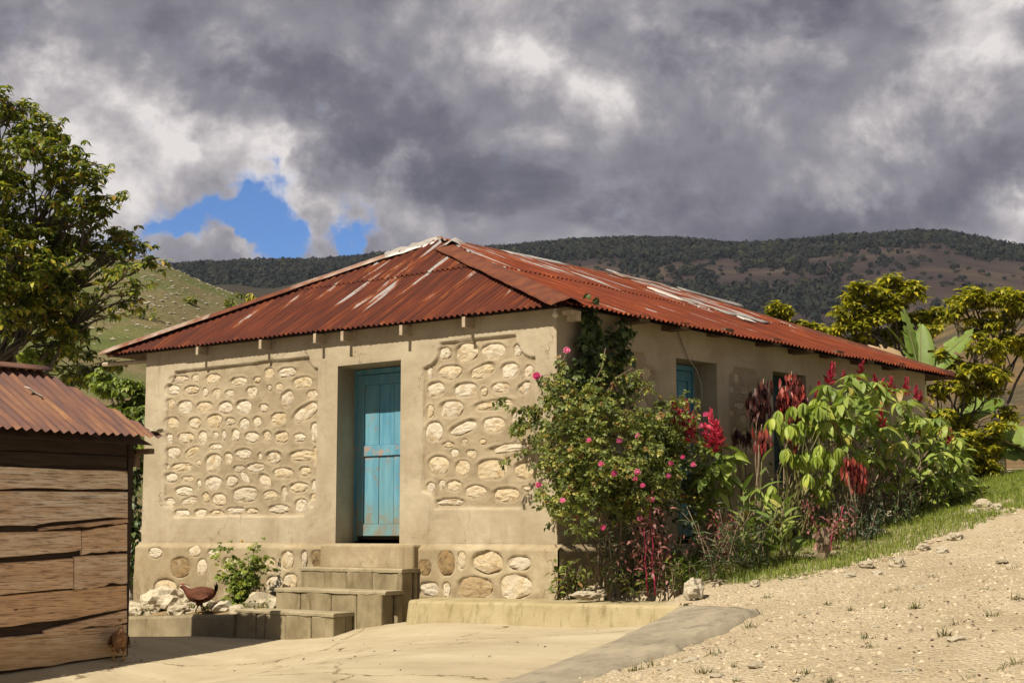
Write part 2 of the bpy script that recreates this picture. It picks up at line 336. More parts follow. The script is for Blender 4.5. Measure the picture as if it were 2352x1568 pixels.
def mat_bluewood():
    m, t = material('blue_paint', .7, .35); c = t.coord(); r = t.rand(); vec = t.v('ADD', c, t.v('SCALE', (3.0, 5.0, 9.0), r))
    a = t.noise(t.scalev(vec, (7, 7, .9)), 1.4, 6, .65); b = t.noise(vec, 5, 6, .7)
    col = t.mix(t.step(a, .3, .72), (.075, .27, .40), (.17, .41, .53)); col = t.mix(t.m('MULTIPLY', r, .35), col, (.17, .33, .36))
    z = t.n('ShaderNodeSeparateXYZ'); t.put(z.inputs[0], c)
    low = t.step(z.outputs[2], .62, .12); col = t.mix(t.m('MULTIPLY', low, .5), col, (.20, .30, .24))
    wear = t.step(t.m('ADD', b, t.m('MULTIPLY', low, .12)), .55, .70); col = t.mix(t.m('MULTIPLY', wear, .7), col, (.26, .20, .12))
    ch = t.m('MULTIPLY', t.step(t.noise(vec, 11, 5, .7), .50, .58), t.m('MULTIPLY', t.step(z.outputs[2], .95, 1.02), t.step(z.outputs[2], 1.17, 1.10)))
    col = t.mix(t.m('MULTIPLY', ch, .8), col, (.44, .27, .17))
    t.color(col); t.bump(a, .4, .006); return m
M_BLUE = mat_bluewood()
def mat_plank():
    m, t = material('shed_board', .85, .2, .98); c = t.coord(); r = t.rand(); vec = t.v('ADD', c, t.v('SCALE', (1.0, 7.0, 13.0), r))
    g = t.noise(t.scalev(vec, (1, 1.1, 13)), 1.8, 6, .62, 0, .12); g2 = t.noise(t.scalev(vec, (1, 2, 34)), 2.0, 5, .7, 0, .08); b = t.noise(vec, 1.6, 5, .6); kn = t.vor(t.scalev(vec, (1, 1.6, 4)), 1.5)
    base = t.ramp(r, [(0, (.64, .42, .25)), (.25, (.74, .62, .47)), (.5, (.68, .49, .32)), (.75, (.70, .62, .51)), (1, (.78, .64, .47))])
    col = t.mix(t.m('MULTIPLY', t.step(g, .36, .64), .75), base, (.46, .29, .17)); col = t.mix(t.m('MULTIPLY', t.step(b, .45, .72), .5), col, (.56, .33, .17))
    col = t.mix(t.m('MULTIPLY', t.step(g2, .48, .64), .75), col, (.12, .07, .04)); col = t.mix(t.step(kn, .10, .04), col, (.07, .035, .02))
    z = t.n('ShaderNodeSeparateXYZ'); t.put(z.inputs[0], c); dirt = t.step(z.outputs[2], -.72, -1.1); col = t.mix(t.m('MULTIPLY', dirt, .6), col, (.34, .21, .085))
    t.color(col); t.bump(t.m('ADD', g, g2), .7, .012); return m
M_PLANK = mat_plank()
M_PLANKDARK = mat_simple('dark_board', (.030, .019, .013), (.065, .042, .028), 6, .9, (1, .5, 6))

def mat_leaf(name, stops, trans=.3, rough=.5, veins=False):
    m = bpy.data.materials.new(name); m.use_nodes = True; t = NT(m.node_tree); nt = m.node_tree
    p = nt.nodes['Principled BSDF']; p.inputs['Roughness'].default_value = rough; p.inputs['Specular IOR Level'].default_value = .35
    at = t.n('ShaderNodeAttribute', attribute_name='rnd').outputs['Fac']; r = t.m('FRACT', t.m('ADD', at, t.n('ShaderNodeObjectInfo').outputs['Random']))
    col = t.ramp(r, stops); co = t.n('ShaderNodeTexCoord').outputs['Object']
    col = t.mix(t.m('MULTIPLY', t.step(t.noise(co, 9, 3, .6), .4, .75), .35), col, t.mix(1, col, (.6, .62, .5), 'MULTIPLY'))
    t.put(p.inputs['Base Color'], col)
    tr = t.n('ShaderNodeBsdfTranslucent'); t.put(tr.inputs[0], t.mix(1, col, (1.15, 1.25, .7), 'MULTIPLY'))
    mx = t.n('ShaderNodeMixShader'); mx.inputs[0].default_value = trans
    nt.links.new(p.outputs[0], mx.inputs[1]); nt.links.new(tr.outputs[0], mx.inputs[2]); nt.links.new(mx.outputs[0], nt.nodes['Material Output'].inputs[0]); return m
L_TREE = mat_leaf('tree_leaf', [(0, (.040, .062, .010)), (.40, (.095, .130, .016)), (.70, (.20, .23, .025)), (.93, (.36, .33, .035)), (1, (.26, .13, .03))])
L_YTREE = mat_leaf('yellow_green_leaf', [(0, (.10, .115, .010)), (.4, (.21, .21, .015)), (.75, (.36, .33, .02)), (1, (.50, .42, .03))], .42)
L_BUSH = mat_leaf('hedge_leaf', [(0, (.06, .095, .016)), (.5, (.14, .19, .03)), (1, (.26, .30, .045))])
L_ROSE = mat_leaf('rose_leaf', [(0, (.050, .068, .018)), (.4, (.12, .155, .034)), (.75, (.22, .25, .06)), (.93, (.32, .30, .07)), (1, (.20, .07, .03))])
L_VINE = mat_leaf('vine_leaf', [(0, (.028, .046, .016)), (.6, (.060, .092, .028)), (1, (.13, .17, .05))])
L_PALE = mat_leaf('drooping_leaf', [(0, (.16, .23, .035)), (.5, (.27, .35, .05)), (.95, (.42, .48, .08)), (1, (.38, .29, .08))], .35)
L_BROAD = mat_leaf('broad_leaf', [(0, (.10, .155, .030)), (.5, (.21, .28, .055)), (.93, (.34, .39, .08)), (.975, (.38, .34, .07)), (1, (.24, .13, .05))])
L_CANNA = mat_leaf('upright_leaf', [(0, (.10, .16, .035)), (.6, (.19, .26, .06)), (.94, (.28, .33, .08)), (1, (.34, .22, .07))])
L_RED = mat_leaf('red_bract', [(0, (.16, .008, .020)), (.5, (.32, .015, .042)), (1, (.50, .045, .095))], .2)
L_CROTON = mat_leaf('dark_red_leaf', [(0, (.050, .014, .012)), (.35, (.13, .02, .018)), (.7, (.26, .032, .026)), (1, (.34, .09, .055))], .15)
L_MAROON = mat_leaf('maroon_leaf', [(0, (.022, .010, .010)), (.6, (.060, .018, .016)), (1, (.11, .03, .022))], .15)
L_AMAR = mat_leaf('amaranth_leaf', [(0, (.075, .022, .020)), (.5, (.17, .055, .052)), (1, (.30, .13, .12))], .2)
L_NARROW = mat_leaf('narrow_leaf', [(0, (.028, .042, .020)), (.6, (.070, .095, .045)), (1, (.14, .165, .08))])
L_GREY = mat_leaf('grey_green_leaf', [(0, (.045, .065, .040)), (1, (.13, .165, .10))])
L_BANANA = mat_leaf('banana_leaf', [(0, (.11, .18, .030)), (.6, (.17, .25, .045)), (1, (.24, .31, .075))], .35)
L_DEAD = mat_leaf('dead_leaf', [(0, (.16, .10, .05)), (1, (.36, .26, .15))], .2)
L_GRASS = mat_leaf('grass_blade', [(0, (.09, .135, .016)), (.5, (.16, .22, .025)), (1, (.28, .30, .05))], .3)
L_DRY = mat_leaf('dry_tuft_blade', [(0, (.05, .065, .02)), (.6, (.11, .115, .035)), (1, (.25, .20, .09))], .2)
L_PETAL = mat_leaf('rose_petal', [(0, (.80, .16, .46)), (1, (.88, .36, .64))], .3)
L_YELLOW = mat_leaf('yellow_petal', [(0, (.75, .42, .02)), (1, (.85, .55, .03))], .2)
M_STEMP = mat_simple('magenta_stem', (.30, .015, .06), (.48, .04, .11), 7, .5)
M_STEMG = mat_simple('green_stem', (.13, .13, .045), (.22, .21, .08), 7, .6)
M_TWIG = mat_simple('brown_twig', (.16, .115, .07), (.30, .23, .15), 9, .9)
M_BARK = mat_simple('bark', (.07, .058, .045), (.17, .145, .115), 6, .95, (1, 1, .4), .6)

# ------------------------------------------------------------------ ground heights
class Field:
    def __init__(s, pts, L=2.2, plane=None):
        p = np.array(pts, float); s.xy = p[:, :2]; s.L = L
        A = np.c_[np.ones(len(p)), s.xy]; s.c = np.linalg.lstsq(A, p[:, 2], rcond=None)[0] if plane is None else np.array(plane)
        K = s.k(s.xy); s.w = np.linalg.solve(K + 2e-3 * np.eye(len(p)), p[:, 2] - s.lin(s.xy))
    def lin(s, q):
        x, y = 20 * np.tanh(q[:, 0] / 20), 22 * np.tanh(q[:, 1] / 22); return s.c[0] + s.c[1] * x + s.c[2] * y
    def k(s, q):
        return np.exp(-((q[:, None, :] - s.xy[None]) ** 2).sum(-1) / (2 * s.L ** 2))
    def __call__(s, x, y):
        q = np.c_[np.ravel(np.asarray(x, float)), np.ravel(np.asarray(y, float))]; z = s.lin(q) + s.k(q) @ s.w
        return z.reshape(np.shape(x)) if np.ndim(x) else float(z[0])
HC = Field([(-2.37, -.96, -1.0), (-3.5, -.97, -1.065), (-6.0, -1.0, -1.19), (-1.6, -.75, -.84), (0, -.72, -.785), (1.6, -.72, -.738), (2.5, -2.4, -.80), (2.7, -4, -.97),
            (-3.6, -2.8, -1.152), (-3.6, -4.25, -1.255), (-3.2, -4.0, -1.31), (0, -3, -.98), (.5, -5.5, -1.13), (3, -8, -1.35), (-3, -9, -1.7), (-7, -6, -1.5)], 2.0)
HG = Field([(3.5, -3.2, -.82), (3.5, -4.2, -.95), (5.2, -4.25, -.80), (7, -4.85, -.68), (3.2, -1.1, -.56), (2.2, .06, -.37), (2.5, 1.2, -.25), (2.5, 4.2, .17), (2.5, 6.1, .44), (.5, 11, 1.0),
            (.2, 0, -.52), (.2, 4, .1), (.2, 8.7, .72), (5, 6, .58), (6, 2, .02), (2, -.6, -.545), (-7.15, .3, -.75), (-9, 3, -.8), (-3.5, 4, -.4), (10.4, -12.8, -1.6), (4, -9, -1.5),
            (-4, -9, -1.7), (-12, -5, -1.6), (-14, 6, -1.0), (4, 14, 1.7), (-4, 16, 1.3), (8, 9, 1.1)], 2.4)
STRIP_IN = [(2.02, -.74, -.545), (2.2, -1.2, -.60), (2.5, -2.4, -.755), (2.62, -3.4, -.89), (2.7, -4.2, -.98), (2.85, -7, -1.27), (3.0, -11, -1.55)]
STRIP_OUT = [(3.12, -1.1, -.535), (3.22, -1.7, -.60), (3.36, -2.7, -.74), (3.42, -3.5, -.86), (3.42, -4.2, -.95), (3.6, -7, -1.24), (3.8, -11, -1.52)]
KERB = [(-2.37, -.96), (-3.4, -.965), (-6.1, -1.0), (-8.5, -1.05)]
def poly_in(x, y, poly):
    inside = np.zeros(np.shape(x), bool); n = len(poly)
    for i in range(n):
        (x1, y1), (x2, y2) = poly[i][:2], poly[(i + 1) % n][:2]
        c = ((y1 > y) != (y2 > y)) & (x < (x2 - x1) * (y - y1) / (y2 - y1 + 1e-12) + x1); inside ^= c
    return inside
COURT = [(1.98, -.60), (-2.9, -.60), (-3.2, -.9)] + [(x, y + .06) for x, y in KERB[1:]] + [(-14, -1.5), (-14, -12), (3.05, -12)] + [(x + .1, y) for x, y, z in reversed(STRIP_IN)]
GRID = []
def grid_mesh(name, xs, ys, zf, mat, keep=None, smooth=True, parent=None):
    X, Y = np.meshgrid(xs, ys); Z = zf(X, Y); nx, ny = len(xs), len(ys)
    V = np.c_[X.ravel(), Y.ravel(), Z.ravel()]; i = np.arange(nx * ny).reshape(ny, nx)
    F = np.stack([i[:-1, :-1], i[:-1, 1:], i[1:, 1:], i[1:, :-1]], -1).reshape(-1, 4)
    if keep is not None:
        cx, cy = V[F].mean(1)[:, 0], V[F].mean(1)[:, 1]; F = F[keep(cx, cy)]
    used = np.unique(F); mp = -np.ones(len(V), int); mp[used] = np.arange(len(used))
    return link(name, mesh(name, V[used], mp[F], mat, smooth), parent)
def ground_z(X, Y):
    z = HG(X, Y) + .026 * vnoise(X, Y, 1.1, 1) * sstep(X, 2.4, 3.6) + .024 * vnoise(X, Y, 4.0, 2, 4)
    inn = poly_in(X, Y, COURT) | ((X > -9) & (X < 1.7) & (Y > -2) & (Y < -.05)); z = np.where(inn, np.minimum(HC(X, Y) - .08, z), z)
    hs = (X > -7.0) & (X < -.15) & (Y > .1) & (Y < 8.5); return np.where(hs, z - .4, z)
def axis(a, b, fine, coarse, lo, hi):
    xs = [a]
    while xs[-1] < b:
        x = xs[-1]; d = max(0, lo - x, x - hi); xs.append(x + fine + (coarse - fine) * min(1, d / 30))
    return np.array(xs)
gx = axis(-60, 60, .06, 4, -10, 9); gy = axis(-40, 90, .06, 4, -8, 11)
tag(grid_mesh('ground', gx, gy, ground_z, M_GRAVEL), kind='structure')
def court_z(X, Y): return HC(X, Y) + .010 * vnoise(X, Y, .9, 3) + .004 * vnoise(X, Y, 5, 4)
tag(grid_mesh('courtyard', np.arange(-14, 3.2, .06), np.arange(-12, -.5, .06), court_z, M_COURT, lambda x, y: poly_in(x, y, COURT)), kind='structure')

# concrete strip along the road
def strip():
    nb, nw = 70, 12; V, F = [], []
    def samp(P, t):
        P = np.array(P); s = t * (len(P) - 1); i = min(int(s), len(P) - 2); return P[i] + (P[i + 1] - P[i]) * (s - i)
    for i in range(nb + 1):
        t = (i / nb); a, b = samp(STRIP_IN, t), samp(STRIP_OUT, t)
        wob = .07 * fbm(t * 22, 3.1, 0, 4) + .05 * fbm(t * 70, 1.1, 0, 3); b = b + np.array([wob, wob * .5, 0])
        a = a + np.array([.025 * fbm(t * 40, 9, 0, 3), 0, 0]); row = [(*a[:2], HC(a[0], a[1]) - .1), tuple(a - np.array([0.012, 0, .02])), tuple(a + np.array([.02, 0, 0]))]
        for j in range(1, nw):
            u = j / nw; p = a + (b - a) * u; z = p[2] + .025 * math.sin(math.pi * u) + .03 * fbm(p[0] * 2.2, p[1] * 2.2, 1, 4) * u + .02 * fbm(p[0] * 7, p[1] * 7, 2, 3) * u
            row.append((p[0], p[1], z))
        row += [(b[0], b[1], b[2] + .015 + .03 * fbm(t * 60, 4, 0, 3)), (b[0] + .07, b[1] + .02, b[2] - .09), (b[0] + .1, b[1], b[2] - .3)]
        V += row
    k = len(row)
    for i in range(nb):
        for j in range(k - 1): F.append((i * k + j, i * k + j + 1, (i + 1) * k + j + 1, (i + 1) * k + j))
    F.append(tuple(range(k - 1, -1, -1)))
    return link('concrete_path', mesh('concrete_path', V, F, M_STRIP, True))
tag(strip(), kind='structure')

# ------------------------------------------------------------------ house
house = empty('stone_house', (-3.6, 4.3, -.6))
tag(house, 'low cream plastered stone house with rusty corrugated hip roof and blue door', 'house')
HO = Vector(house.location)
def hpart(name, me, parent=None):
    o = bpy.data.objects.new(name, me); COL.objects.link(o); o.parent = parent or house
    o.matrix_parent_inverse = Matrix.Translation(-HO); return o
def child(name, me, parent):
    o = bpy.data.objects.new(name, me); COL.objects.link(o); o.parent = parent; return o
HW, HL, HT = 7.19, 8.68, 2.56
def zm(a, b, x0, y0, s): return ((x0 + a / s) / 1.063, (y0 + b / s) / 1.063)
# stones traced as (cx, cy, w, h, tilt) in three enlargements of the wall
ST_A = '350 345 150 55,480 340 60 60,620 340 110 75,822 362 125 65,970 350 55 55,1065 300 70 95,1210 290 140 80,295 432 105 80,447 430 120 65,558 450 45 65 -30,648 458 65 75,750 458 65 60,930 445 85 85,1068 412 35 45,1146 410 55 65,1330 372 150 95,1410 470 85 80,1212 500 95 130 20,280 545 65 85,395 568 115 105,550 565 130 85,720 575 115 105,860 565 120 105,1022 575 70 70,1355 610 205 120 20,290 695 105 95,473 695 95 95,632 680 125 110,755 680 70 60,868 705 75 95 15,972 685 60 90,1142 660 120 95,270 820 50 80,405 812 125 80,537 810 65 105,642 783 40 45,706 790 30 85,797 790 65 95 -20,928 805 110 85,1050 800 70 95,1165 805 105 90,1308 810 90 70,1430 770 60 160,300 935 110 95,450 918 105 60 15,638 882 95 50,740 972 60 90,860 942 130 85,995 960 35 60,1102 968 125 100,1330 955 200 85,1440 960 50 150,255 1045 30 50,370 1045 160 65,506 1012 32 40,622 1015 130 150,825 1058 85 55,960 1048 140 70,1350 1080 95 80,1175 1095 160 85,285 1130 95 80,415 1140 90 50,508 1180 30 75,620 1170 130 100,770 1160 95 90,875 1130 90 60 -30,1030 1155 110 100 -25,1305 1205 145 75,1430 1200 45 110,385 1235 140 75,880 1265 205 125,1080 1268 105 70,1190 1250 45 105,1420 1310 50 110,278 1325 70 75,430 1312 120 55 10,562 1290 55 85,668 1305 110 100,1322 1355 100 110,372 1415 120 70,522 1412 105 70,650 1412 110 45,800 1390 140 55,930 1395 100 50,1145 1380 160 70'
ST_B = '960 195 90 90,1125 190 170 140,1330 180 180 120,1515 170 60 90,1000 342 180 110,1250 330 190 100 15,1455 325 130 120,845 340 40 100,1600 330 55 90 -30,890 470 125 115,1115 475 165 110,1255 490 50 65,1385 457 130 75,1565 460 105 80 25,845 635 45 90,1007 622 185 130,1330 590 300 80 3,880 795 120 155,1095 770 215 100 15,1335 742 165 115,1545 690 150 110,985 895 85 45,1110 870 40 35,1248 872 45 35,1460 920 350 65 3,1035 960 55 70,1162 962 70 60,910 1055 160 150,1095 1075 105 115,1318 1085 235 160,1560 1095 150 145,850 1220 60 75,935 1200 45 70,1030 1210 110 85,1197 1255 155 100,1430 1278 200 110,1590 1230 80 40,1000 1335 220 60'
PL_A = '595 220 90 80,475 350 160 160 d,655 345 75 115,745 240 90 70,880 330 120 120,1215 330 90 110,1355 290 100 140,1490 290 45 150,1595 285 95 145 d,270 230 110 80,350 545 190 200,500 560 120 120,1380 470 110 130,1250 480 130 110'
PL_B = '325 320 65 85 d,447 295 95 140 d,538 275 40 90,685 290 180 135,868 293 130 80,350 440 105 80,450 445 40 85,612 430 210 115 d,848 425 180 135'
SD = '610 370 45 90 d,600 510 90 110,660 610 50 90,410 690 90 110,565 760 100 100,1340 555 40 85,1298 640 55 55,1405 650 60 75,1365 775 80 60,1300 840 55 55,1400 885 70 60,1335 975 60 60,1420 1000 60 60,1340 1120 90 80,1430 1140 80 70'
def stones(txt, x0, y0, s, plane, v):
    out = []
    for e in txt.split(','):
        q = e.split(); dark = 'd' in q; q = [float(k) for k in q if k != 'd']; px, py = zm(q[0], q[1], x0, y0, s)
        p = (ony if plane == 'y' else onx)(px, py, v)
        a = (ony if plane == 'y' else onx)(*zm(q[0] + q[2] / 2, q[1], x0, y0, s), v); b = (ony if plane == 'y' else onx)(*zm(q[0], q[1] + q[3] / 2, x0, y0, s), v)
        k = 0 if plane == 'y' else 1
        out.append((p[k], p[2], abs(a[k] - p[k]), abs(b[2] - p[2]), R(q[4]) if len(q) > 4 else 0, dark))
    return out
S_FRONT = stones(ST_A, 330, 820, 3.267, 'y', 0.03) + stones(ST_B, 780, 800, 3.1367, 'y', 0.03)
S_PLINTH = stones(PL_A, 300, 1280, 3.36, 'y', -.06) + stones(PL_B, 900, 1250, 2.352, 'y', -.06)
S_SIDE = stones(SD, 1400, 760, 3.36, 'x', -.03)
rr = random.Random(3)
for (y0, y1) in ((.45, 1.75), (5.6, 8.1)):                # the rest of the side panels, mostly behind the shrubs
    for j in range(6):
        for i in range(int((y1 - y0) / .27)):
            y, z = y0 + .13 + i * .27 + rr.uniform(-.05, .05), .42 + j * .27 + rr.uniform(-.04, .04)
            if all(math.hypot(y - a, z - b) > .24 for a, b, *_ in S_SIDE): S_SIDE.append((y, z, rr.uniform(.06, .11), rr.uniform(.05, .09), rr.uniform(-.3, .3), False))
def sdf_panel(u, v, u0, u1, v0, v1, rc_top, rc_bot):
    d = np.minimum(np.minimum(u - u0, u1 - u), np.minimum(v - v0, v1 - v))
    for (cu, cv, r) in ((u0, v0, rc_bot), (u1, v0, rc_bot), (u0, v1, rc_top), (u1, v1, rc_top)):
        d = np.minimum(d, np.hypot(u - cu, v - cv) - r)
    return d
def relief(U, V, panels, sts, rough=.006, mortar=.034, sock=.016):
    wob = .018 * vnoise(U, V, 2.2, 5, 3)
    D = np.full(U.shape, -1.0)
    for p in panels: D = np.maximum(D, sdf_panel(U + wob, V + .8 * wob, *p))
    inside = sstep(D, -.012, .014); y = mortar * inside
    lip = np.zeros(U.shape); s_all = np.zeros(U.shape)
    for (cu, cv, a, b, t, dk) in sts:
        m = (np.abs(U - cu) < a * 1.7 + .05) & (np.abs(V - cv) < b * 1.7 + .05)
        if not m.any(): continue
        u, v = U[m] - cu, V[m] - cv; c, s_ = math.cos(t), math.sin(t); ur, vr = (u * c + v * s_) / (a * 1.02 + .006), (-u * s_ + v * c) / (b * 1.02 + .006)
        r = (np.abs(ur) ** 2.6 + np.abs(vr) ** 2.6) ** (1 / 2.6); k = sstep(r, .98, .86); s_all[m] = np.maximum(s_all[m], k)
        lip[m] = np.maximum(lip[m], np.exp(-((r - 1.08) / .13) ** 2) * sstep(vr, .15, .75))
    y = y - .012 * lip * inside + .007 * vnoise(U, V, 6, 15, 3) * inside + sock * s_all
    y = y + rough * vnoise(U, V, 1.6, 6, 4) + .0035 * vnoise(U, V, 11, 7, 2) * (1 + inside)
    return y
P_FRONT = [(-6.72, -3.75, .345, 2.27, .16, .20), (-1.97, -.30, .40, 2.27, .27, .20)]
P_SIDE = [(.35, 1.84, .4, 2.17, .2, .2), (3.37, 4.08, .4, 2.16, .10, .12), (5.5, 8.2, .4, 2.16, .2, .2)]
DOOR = (-3.385, -2.32, 0.0, 2.12); W1 = (2.22, 3.08, 0.0, 2.165); W2 = (4.37, 5.2, .75, 2.18)
def snapped(a, b, st, marks):
    xs = np.arange(a, b + st / 2, st)
    for mk in marks: xs[np.abs(xs - mk).argmin()] = mk
    xs[0], xs[-1] = a, b; return xs
def wall_sheet(name, axis_, u0, u1, v0, v1, holes, panels, sts, mat, base=0.0, step=.0155, **kw):
    us = snapped(u0, u1, step, [h[0] for h in holes] + [h[1] for h in holes]); vs = snapped(v0, v1, step, [h[2] for h in holes] + [h[3] for h in holes])
    U, V = np.meshgrid(us, vs); D = relief(U, V, panels, sts, **kw)
    edge = np.minimum(np.minimum(U - u0, u1 - U), np.minimum(V - v0, v1 - V)); D = D * sstep(edge, 0, .03)
    for h in holes:
        dd = np.maximum(np.maximum(h[0] - U, U - h[1]), np.maximum(h[2] - V, V - h[3])); D = D * sstep(dd, 0.0, .04)
    co = np.stack([U, base + D, V], -1) if axis_ == 'y' else np.stack([base - D, U, V], -1)
    nx, ny = len(us), len(vs); i = np.arange(nx * ny).reshape(ny, nx)
    F = np.stack([i[:-1, :-1], i[:-1, 1:], i[1:, 1:], i[1:, :-1]], -1).reshape(-1, 4); c = (co.reshape(-1, 3)[F]).mean(1); cu = c[:, 0] if axis_ == 'y' else c[:, 1]; cv = c[:, 2]
    keep = np.ones(len(F), bool)
    for h in holes: keep &= ~((cu > h[0]) & (cu < h[1]) & (cv > h[2]) & (cv < h[3]))
    F = F[keep]; cu, cv = cu[keep], cv[keep]; fm = np.zeros(len(F), np.int32)
    wob = .018 * vnoise(cu, cv, 2.2, 5, 3)
    for p in panels: fm[sdf_panel(cu + wob, cv + .8 * wob, *p) > .004] = 1
    return hpart(name, mesh(name, co.reshape(-1, 3), F, [mat, M_MORTAR], True, fm))
wall_sheet('front_wall', 'y', -HW, 0, -.0, HT, [DOOR], P_FRONT, S_FRONT, M_WALL)
wall_sheet('side_wall', 'x', 0, HL, -.0, HT, [W1, W2], P_SIDE, S_SIDE, M_WALL, step=.03, mortar=.03)
# plain far walls, roughened by hand-plaster waves
mb = MB(); mb.box((-HW, .55, -1.2), (-HW + .4, HL, HT)); mb.box((-HW + .4, HL - .4, -1.2), (-.02, HL, HT)); mb.v = [Vector(v) for v in mb.v]
hpart('rear_wall', mesh('rear_wall', mb.v, mb.f, M_WALL))
mb = MB(); mb.box((-HW, .06, -1.2), (-HW + .4, .55, HT)); hpart('corner_wall', mesh('corner_wall', mb.v, mb.f, M_WALL))
# reveals of the three openings: jambs, lintel soffit
def reveal(name, axis_, h, d):
    mb = MB(); u0, u1, v0, v1 = h; t = .09
    def bx(a, b, c, e):
        if axis_ == 'y': mb.box((a, .004, c), (b, d + .05, e))
        else: mb.box((-d - .05, a, c), (-.004, b, e))
    if axis_ == 'y':
        b0 = len(mb.v); mb.box((u0 - t - .22, .004, v0 - .02), (u0, d + .05, v1 + t))
        for q in mb.v[b0:]:
            if q.y > .1 and q.x > u0 - .01: q.x -= .185
        mb.box((u0 - .19, .06, v1), (u0 + .001, d + .05, v1 + t))
    else: bx(u0 - t, u0, v0 - .02, v1 + t)
    bx(u1, u1 + t, v0 - .02, v1 + t); bx(u0 + .001, u1 - .001, v1, v1 + t)
    if v0 > .1: bx(u0 + .001, u1 - .001, v0 - t, v0)
    hpart(name, mesh(name, mb.v, mb.f, M_WALL))
DD = .46
reveal('door_reveal', 'y', DOOR, DD); reveal('side_door_reveal', 'x', W1, .36); reveal('window_reveal', 'x', W2, .36)
# plinth with its own sockets and a rounded, crumbly top edge
def plinth_front():
    us = np.arange(-HW - .04, .075, .02); vs = np.arange(-1.15, .011, .02); U, V = np.meshgrid(us, vs)
    sts = [s for s in S_PLINTH]; D = relief(U, V, [], sts, rough=.014, sock=.04)
    top = sstep(V + .012 * vnoise(U, V, 3, 9), -.05, .005); rough = .02 * np.maximum(0, vnoise(U, V, 4, 8, 4)) * sstep(V, -.25, -.75)
    Y = -.075 + D * sstep(.01 - V, 0, .04) + .065 * top - rough * .6 + .03 * sstep(V, -.2, -.8) * vnoise(U, V, 2.5, 12, 3)
    i = np.arange(U.size).reshape(U.shape); F = np.stack([i[:-1, :-1], i[:-1, 1:], i[1:, 1:], i[1:, :-1]], -1).reshape(-1, 4)
    hpart('plinth', mesh('plinth', np.stack([U, Y, V], -1).reshape(-1, 3), F, M_PLINTH, True))
    us = np.arange(-.055, HL, .04); U, V = np.meshgrid(us, vs); top = sstep(V, -.05, .005)
    X = .075 - .065 * top + .014 * vnoise(U, V, 2, 10) + .006 * vnoise(U, V, 9, 11)
    i = np.arange(U.size).reshape(U.shape); F = np.stack([i[:-1, :-1], i[:-1, 1:], i[1:, 1:], i[1:, :-1]], -1).reshape(-1, 4)
    hpart('plinth', mesh('plinth', np.stack([X, U, V], -1).reshape(-1, 3), F, M_PLINTH, True))
plinth_front()
mb = MB().box((-HW, .08, -.06), (-.06, HL - .1, -.012)); hpart('floor_slab', mesh('floor_slab', mb.v, mb.f, M_KERB))
# stones: a shallow irregular dome each
def poly_rad(P, c, s_):
    best = .9
    for i in range(len(P)):
        (x1, y1), (x2, y2) = P[i], P[(i + 1) % len(P)]; dx, dy = x2 - x1, y2 - y1; den = c * dy - s_ * dx
        if abs(den) > 1e-6:
            t = (x1 * dy - y1 * dx) / den; u = (x1 * s_ - y1 * c) / den
            if t > 0 and -1e-6 <= u <= 1 + 1e-6: best = t
    return min(1.15, max(.72, best)) * .97
def stone_mesh(a, b, seed, depth):
    n, k = 16, 4; V = []; F = []; r0 = random.Random(seed); nc = r0.randint(5, 8); ca = sorted((q + r0.uniform(-.32, .32)) * 6.2832 / nc for q in range(nc)); cp = [(math.cos(q) * (w := r0.uniform(.92, 1.28)), math.sin(q) * w) for q in ca]; jag = [r0.uniform(-.13, .10) for _ in range(n)]; jag = [(jag[i] * 2 + jag[i - 1]) / 2.2 for i in range(n)]; ex = r0.uniform(2.0, 4.2); fl = r0.uniform(.3, .6); tx, ty = r0.uniform(-.25, .25), r0.uniform(-.3, .15)
    for ring in range(k):
        q = (1.0, .93, .66, .32)[ring]; hgt = (-.6, .45, .8, .9)[ring]
        for j in range(n):
            t = 2 * math.pi * j / n; c, s_ = math.cos(t), math.sin(t)
            rad = poly_rad(cp, c, s_) * (1 + .35 * jag[j] + .07 * fbm(c * 1.5 + seed, s_ * 1.5, seed, 2)) * q
            u, w = c * rad, s_ * rad; hh = hgt + (tx * u + ty * w) * .8 + .55 * fbm(u * 2.4 + seed * 3.1, w * 2.4, seed * .7, 4) * (ring > 0)
            V.append((u * a, -hh * depth, w * b))
    V.append((0, -depth * (1.0 + .15 * fbm(seed, .3)), 0))
    for ring in range(k - 1):
        for j in range(n): j2 = (j + 1) % n; F.append((ring * n + j, ring * n + j2, (ring + 1) * n + j2, (ring + 1) * n + j))
    for j in range(n): F.append(((k - 1) * n + j, (k - 1) * n + (j + 1) % n, len(V) - 1))
    return mesh('stone', V, F, M_STONE, max(a, b) > .09 and False)
def put_stones(sts, axis_, base, seed, protr=.0):
    for i, (cu, cv, a, b, t, dk) in enumerate(sts):
        dep = .012 + .010 * min(1, max(a, b) / .2); me = stone_mesh(a * 1.13, b * 1.13, seed + i, dep)
        if dk: me.materials[0] = M_STONE_DARK
        o = hpart('stone', me)
        if axis_ == 'y': M_ = Matrix.Translation((cu, base + dep * .95 - protr, cv)) @ Matrix.Rotation(-t, 4, 'Y')
        else: M_ = Matrix.Translation((base - dep * .95 + protr, cu, cv)) @ Matrix.Rotation(R(90), 4, 'Z') @ Matrix.Rotation(-t, 4, 'Y')
        o.matrix_basis = M_
put_stones(S_FRONT, 'y', .033, 100); put_stones(S_PLINTH, 'y', -.07, 400, .006); put_stones(S_SIDE, 'x', -.030, 600)

